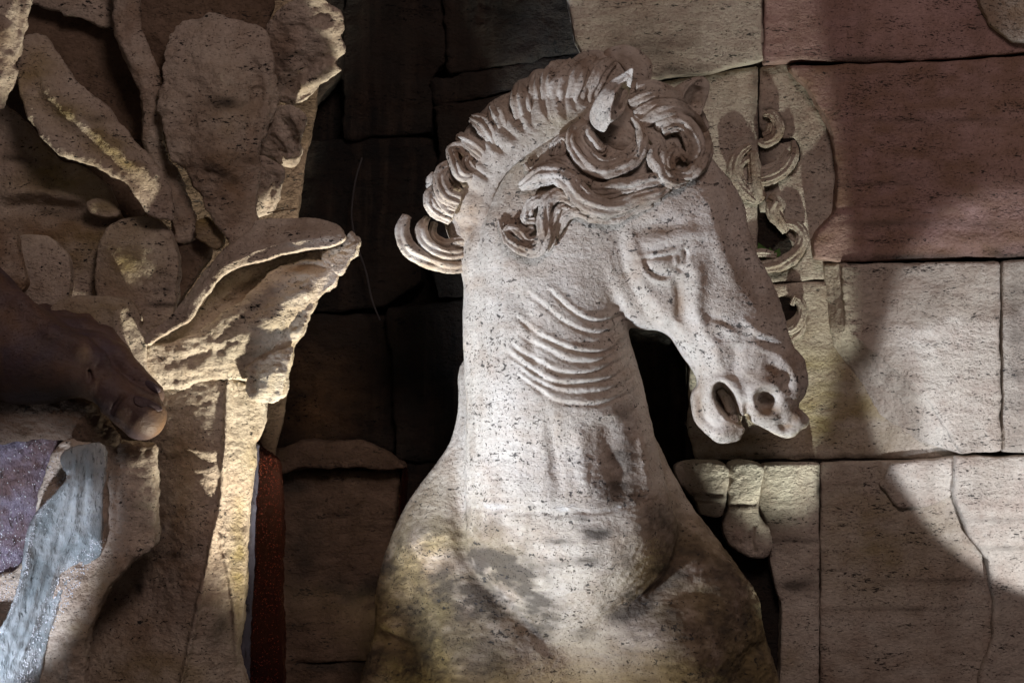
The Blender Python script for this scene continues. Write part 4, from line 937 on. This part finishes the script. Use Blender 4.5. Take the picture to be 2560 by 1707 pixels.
tag(bpy.data.objects['twig'], 'dry twig lying on top of the flaring stone lip', 'twig')

# ------------------------------------------------------------------ wet ledge and running water, lower left
led = empty('wet_ledge', (150, 1900, 200))
tag(led, 'pale wet stone ledge under the marble foot with water running down it', 'rock ledge')
slab_obj('ledge_rock', M['rock_stone'], led, [(150,1110),(270,1102),(330,1108),(362,1112),(386,1124),(386,1220),(389,1284),(386,1360),(345,1390),(306,1433),(264,1484),(238,1539),(217,1603),(213,1700),(213,1820),(-60,1820),(-60,1500),(60,1400),(90,1280)], 190, T=30, back=140, g=.3, h=5, seed=91,
     ctrl=[(386,1124,10),(386,1340,20),(170,1200,20),(330,1240,20),(300,1430,40),(215,1640,50),(100,1500,0),(60,1400,10),(200,1380,-10),(120,1650,0)],
     strokes=[([(386,1362),(330,1384),(270,1440),(215,1530),(180,1640),(170,1760)], 12, 26, .1), ([(262,1120),(262,1250),(255,1360)], -10, 12, .2), ([(300,1110),(296,1230),(290,1350)], -8, 10, .2)],
     attrs=dict(yellow=[(250,1500,60,120,30,.4)], brown=[(230,1530,40,110,25,.5),(320,1120,60,20,0,.4)], dark=[(290,1160,16,60,0,.6),(200,1600,50,14,0,.4)]), rough=RK)
slab_obj('water_film', M['water_film'], led, [(165,1200),(150,1150),(175,1120),(262,1115),(258,1250),(256,1340),(250,1390),(190,1430),(150,1500),(120,1600),(100,1700),(95,1820),(-60,1820),(-60,1600),(10,1560),(55,1440),(62,1360),(85,1290)], 240, T=20, back=30, g=.3, h=4, seed=92,
     ctrl=[(165,1200,26),(62,1370,30),(10,1560,26),(200,1180,16),(256,1340,0),(150,1380,-22),(100,1600,-6),(225,1300,-14)],
     strokes=[([(170,1190),(95,1290),(70,1380),(50,1470),(0,1580)], 20, 9, .1), ([(250,1360),(180,1420),(130,1500),(95,1620),(80,1760)], -18, 22, .1)]
       + [([(175 + 9 * i, 1150 + 6 * i), (118 + 15 * i, 1270 + 14 * i), (84 + 13 * i, 1390 + 12 * i), (50 + 11 * i, 1520 + 8 * i), (0 + 10 * i, 1680)], (5, -4, 4, -5, 6, -4, 5)[i], 6, .15) for i in range(7)]
       + [([(190 + 22 * i, 1120), (192 + 21 * i, 1230), (190 + 18 * i, 1340)], (4, -5, 4)[i], 6, .2) for i in range(3)],
     rough=[(4, 40, (1, 1, 1), 3), (3, 14, (1, 2, 1), 3), (1.8, 6, (1, 1, 1), 2)])
slab_obj('wet_rock_face', M['wet_rock'], led, [(-60,1085),(60,1092),(172,1100),(168,1190),(100,1290),(70,1370),(60,1440),(10,1560),(-60,1600)], 190, T=16, back=60, g=.3, h=5, seed=93, rough=[(5, 40, (1, 1, 1), 3), (5, 13, (1, 1, 1), 3), (2, 6, (1, 1, 1), 2)])
o = slab_obj('dark_ledge', M['brown_rock'], None, [(-60,925),(40,960),(140,990),(230,1010),(280,1060),(300,1100),(250,1115),(120,1100),(-60,1092)], 215, T=30, back=80, seed=94, attrs=dict(base=dict(dark=.4)), rough=RK)  # brown stone mottled darker all over
tag(o, 'dark stone ledge just beneath the marble foot', 'rock ledge')

def glint_beads(name, n, mat, parent, path, width, dep, size, seed):
    # beads added as sparkle on the wet stone, joined: nobody could count them
    r_ = np.random.RandomState(seed); C = spl(path, 12); V = []; T = []
    for i in range(n):
        t = r_.rand() * (len(C) - 1.01); a = int(t); c = C[a] + (C[a + 1] - C[a]) * (t - a)
        w = np.interp(t / len(C), np.linspace(0, 1, len(width)), width)
        x = c[0] + r_.uniform(-1, 1) * w; v = c[1] + r_.uniform(-6, 6); d = DEPTHS[dep](x, v) + r_.uniform(-1, 2); s_ = size * r_.uniform(.5, 1.4)
        (x, v), = unp([(x, v)], d)
        b = len(V)
        V += [(x + s_, v, d), (x - s_, v, d), (x, v + s_ * 1.5, d), (x, v - s_ * 1.2, d), (x, v, d + s_ * .9), (x, v, d - s_)]
        T += [(b, b + 3, b + 4), (b + 3, b + 1, b + 4), (b + 1, b + 2, b + 4), (b + 2, b, b + 4), (b + 3, b, b + 5), (b + 1, b + 3, b + 5), (b + 2, b + 1, b + 5), (b, b + 2, b + 5)]
    o = mesh_obj(name, V, np.zeros((0, 4), int), mat, parent, tris=T)
    o['kind'] = 'stuff'
    return o
def raycast_depth(names):
    bpy.context.view_layer.update()
    obs = [bpy.data.objects[n] for n in names]
    def f(x, v):
        best = None
        for o in obs:
            inv = o.matrix_world.inverted(); cp = Vector((0, -8, H0)); tgt = W(x, v, 0)
            a = inv @ cp; b_ = (inv @ tgt - a).normalized()
            ok, loc, no, ix = o.ray_cast(a, b_)
            if ok:
                d = -(o.matrix_world @ loc).y / PX
                best = d if best is None else max(best, d)
        return -400 if best is None else best
    return f
DEPTHS = {'led': raycast_depth(['water_film', 'wet_rock_face', 'ledge_rock']), 'red': raycast_depth(['wet_rock'])}
glint_beads('sparkle_drops', 520, M['glint_pale'], led, [(250,1350),(190,1420),(150,1490),(110,1570),(80,1660),(60,1710)], [14, 34, 34, 26, 22, 20], 'led', 1.7, 1)
glint_beads('sparkle_drops', 200, M['glint_pale'], led, [(170,1180),(100,1280),(72,1370),(62,1440),(20,1540)], [4, 5, 5, 5, 6], 'led', 1.5, 2)
glint_beads('sparkle_drops', 380, M['glint_pale'], led, [(60,1100),(60,1250),(30,1400),(10,1500)], [90, 80, 40, 30], 'led', 1.4, 3)
red = bpy.data.objects['wet_rock']
glint_beads('sparkle_drops', 850, M['glint_red'], red, [(672,1140),(670,1300),(668,1500),(660,1710)], [20, 34, 34, 34], 'red', 1.3, 4)

# ------------------------------------------------------------------ the marble foot
foot = empty('marble_foot', (100, 1090, 290))
tag(foot, 'smooth dark marble foot with curled toes entering from the left edge', 'statue')
hh = 4
fx = np.arange(-260, 460, hh, dtype=np.float32); fv = np.arange(560, 1150, hh, dtype=np.float32); fd = np.arange(60, 460, hh, dtype=np.float32)
X3, V3, D3 = np.meshgrid(fx, fv, fd, indexing='ij')
def cap(a, b, flat=1.0):
    ax = np.r_[unp([(a[0], a[1])], a[2])[0], a[2]]; bx = np.r_[unp([(b[0], b[1])], b[2])[0], b[2]]
    e = bx - ax; L = (e * e).sum()
    t = np.clip(((X3 - ax[0]) * e[0] + (V3 - ax[1]) * e[1] + (D3 - ax[2]) * e[2]) / L, 0, 1)
    r = a[3] + (b[3] - a[3]) * t
    return np.sqrt((X3 - ax[0] - t * e[0]) ** 2 + (V3 - ax[1] - t * e[1]) ** 2 + ((D3 - ax[2] - t * e[2]) / flat) ** 2) - r
def chain(pts, k=14, flat=1.0):
    f = None
    for a, b in zip(pts[:-1], pts[1:]):
        c = cap(a, b, flat); f = c if f is None else smin(f, c, k)
    return f
ff = chain([(-240,640,240,140),(-90,780,260,125),(50,888,280,112),(130,908,290,88),(185,918,298,66)], 36)
ff = smin(ff, chain([(-60,690,300,34),(40,762,330,30),(120,835,350,26),(200,872,345,28),(235,900,340,30)], 10), 22)        # tendon to the big toe
ff = smin(ff, chain([(-120,760,180,80),(40,820,200,64),(120,830,215,44)], 20), 30)
big = chain([(175,925,308,64),(232,944,316,50),(280,990,322,47),(318,1018,324,50),(350,1040,322,59)], 14)
ff = smin(ff, big, 12)
ff = smin(ff, chain([(150,862,276,46),(232,868,284,38),(284,894,286,35),(328,938,284,29),(374,986,278,32)], 10), 5)     # second toe
ff = smin(ff, chain([(110,825,232,36),(196,822,234,28),(258,840,234,25),(298,880,232,20),(330,930,230,18)], 8), 4)     # third toe
ff = smin(ff, chain([(90,806,205,30),(156,798,205,23),(212,802,206,21),(258,828,204,17)], 8), 4)
ff = smin(ff, chain([(40,795,180,30),(106,782,182,21),(156,784,184,16)], 8), 4)
# creases and the hollow under the instep
ff = smax(ff, -(cap((110,1050,330,40), (225,1022,330,14), 1.6)), 14)
ff = smax(ff, -(cap((262,1046,362,5), (306,985,372,4))), 7)
ff = smax(ff, -(cap((340,1004,374,6), (404,1024,352,6))), 4)
ff = smax(ff, -(cap((210,880,345,4), (222,950,368,4))), 6)
pf, qf = vdb_mesh(ff, (fx[0], fv[0], fd[0]), hh)
pf, _ = roughen(pf, qf, [(2.2, 60, (1, 1, 1), 3), (.5, 14, (1, 1, 1), 2)], 9)
pf[:, 2] -= 35
z0 = np.zeros(len(pf))
def bl(x, v, r): 
    (x, v), = unp([(x, v)], 340); return np.exp(-((pf[:, 0] - x) ** 2 + (pf[:, 1] - v) ** 2) / r ** 2)
mesh_obj('foot_body', pf, qf, M['foot_marble'], foot, attrs=dict(dark=np.clip(bl(100, 1010, 70) + bl(190, 1030, 40) + .5 * fbm(pf, 40, 3), 0, 1), brown=np.clip(.3 + .8 * fbm(pf, 70, 3, seed=2), 0, 1), yellow=z0, white=z0))
del X3, V3, D3, ff, big
slab_obj('toenail', M['foot_marble'], foot, [(334,992),(352,990),(378,1000),(402,1016),(406,1024),(396,1028),(370,1024),(340,1012)], 327, T=8, back=14, h=2, k=2, ctrl=[(334,992,6),(404,1024,-12),(370,1024,4),(378,1000,-6)], rough=[(.3, 20, (1, 1, 1), 2)], seed=3)
slab_obj('toenail', M['foot_marble'], foot, [(366,950),(384,955),(400,972),(396,982),(378,975),(364,962)], 271, T=6, back=12, h=2, k=2, rough=[(.3, 20, (1, 1, 1), 2)], seed=4)
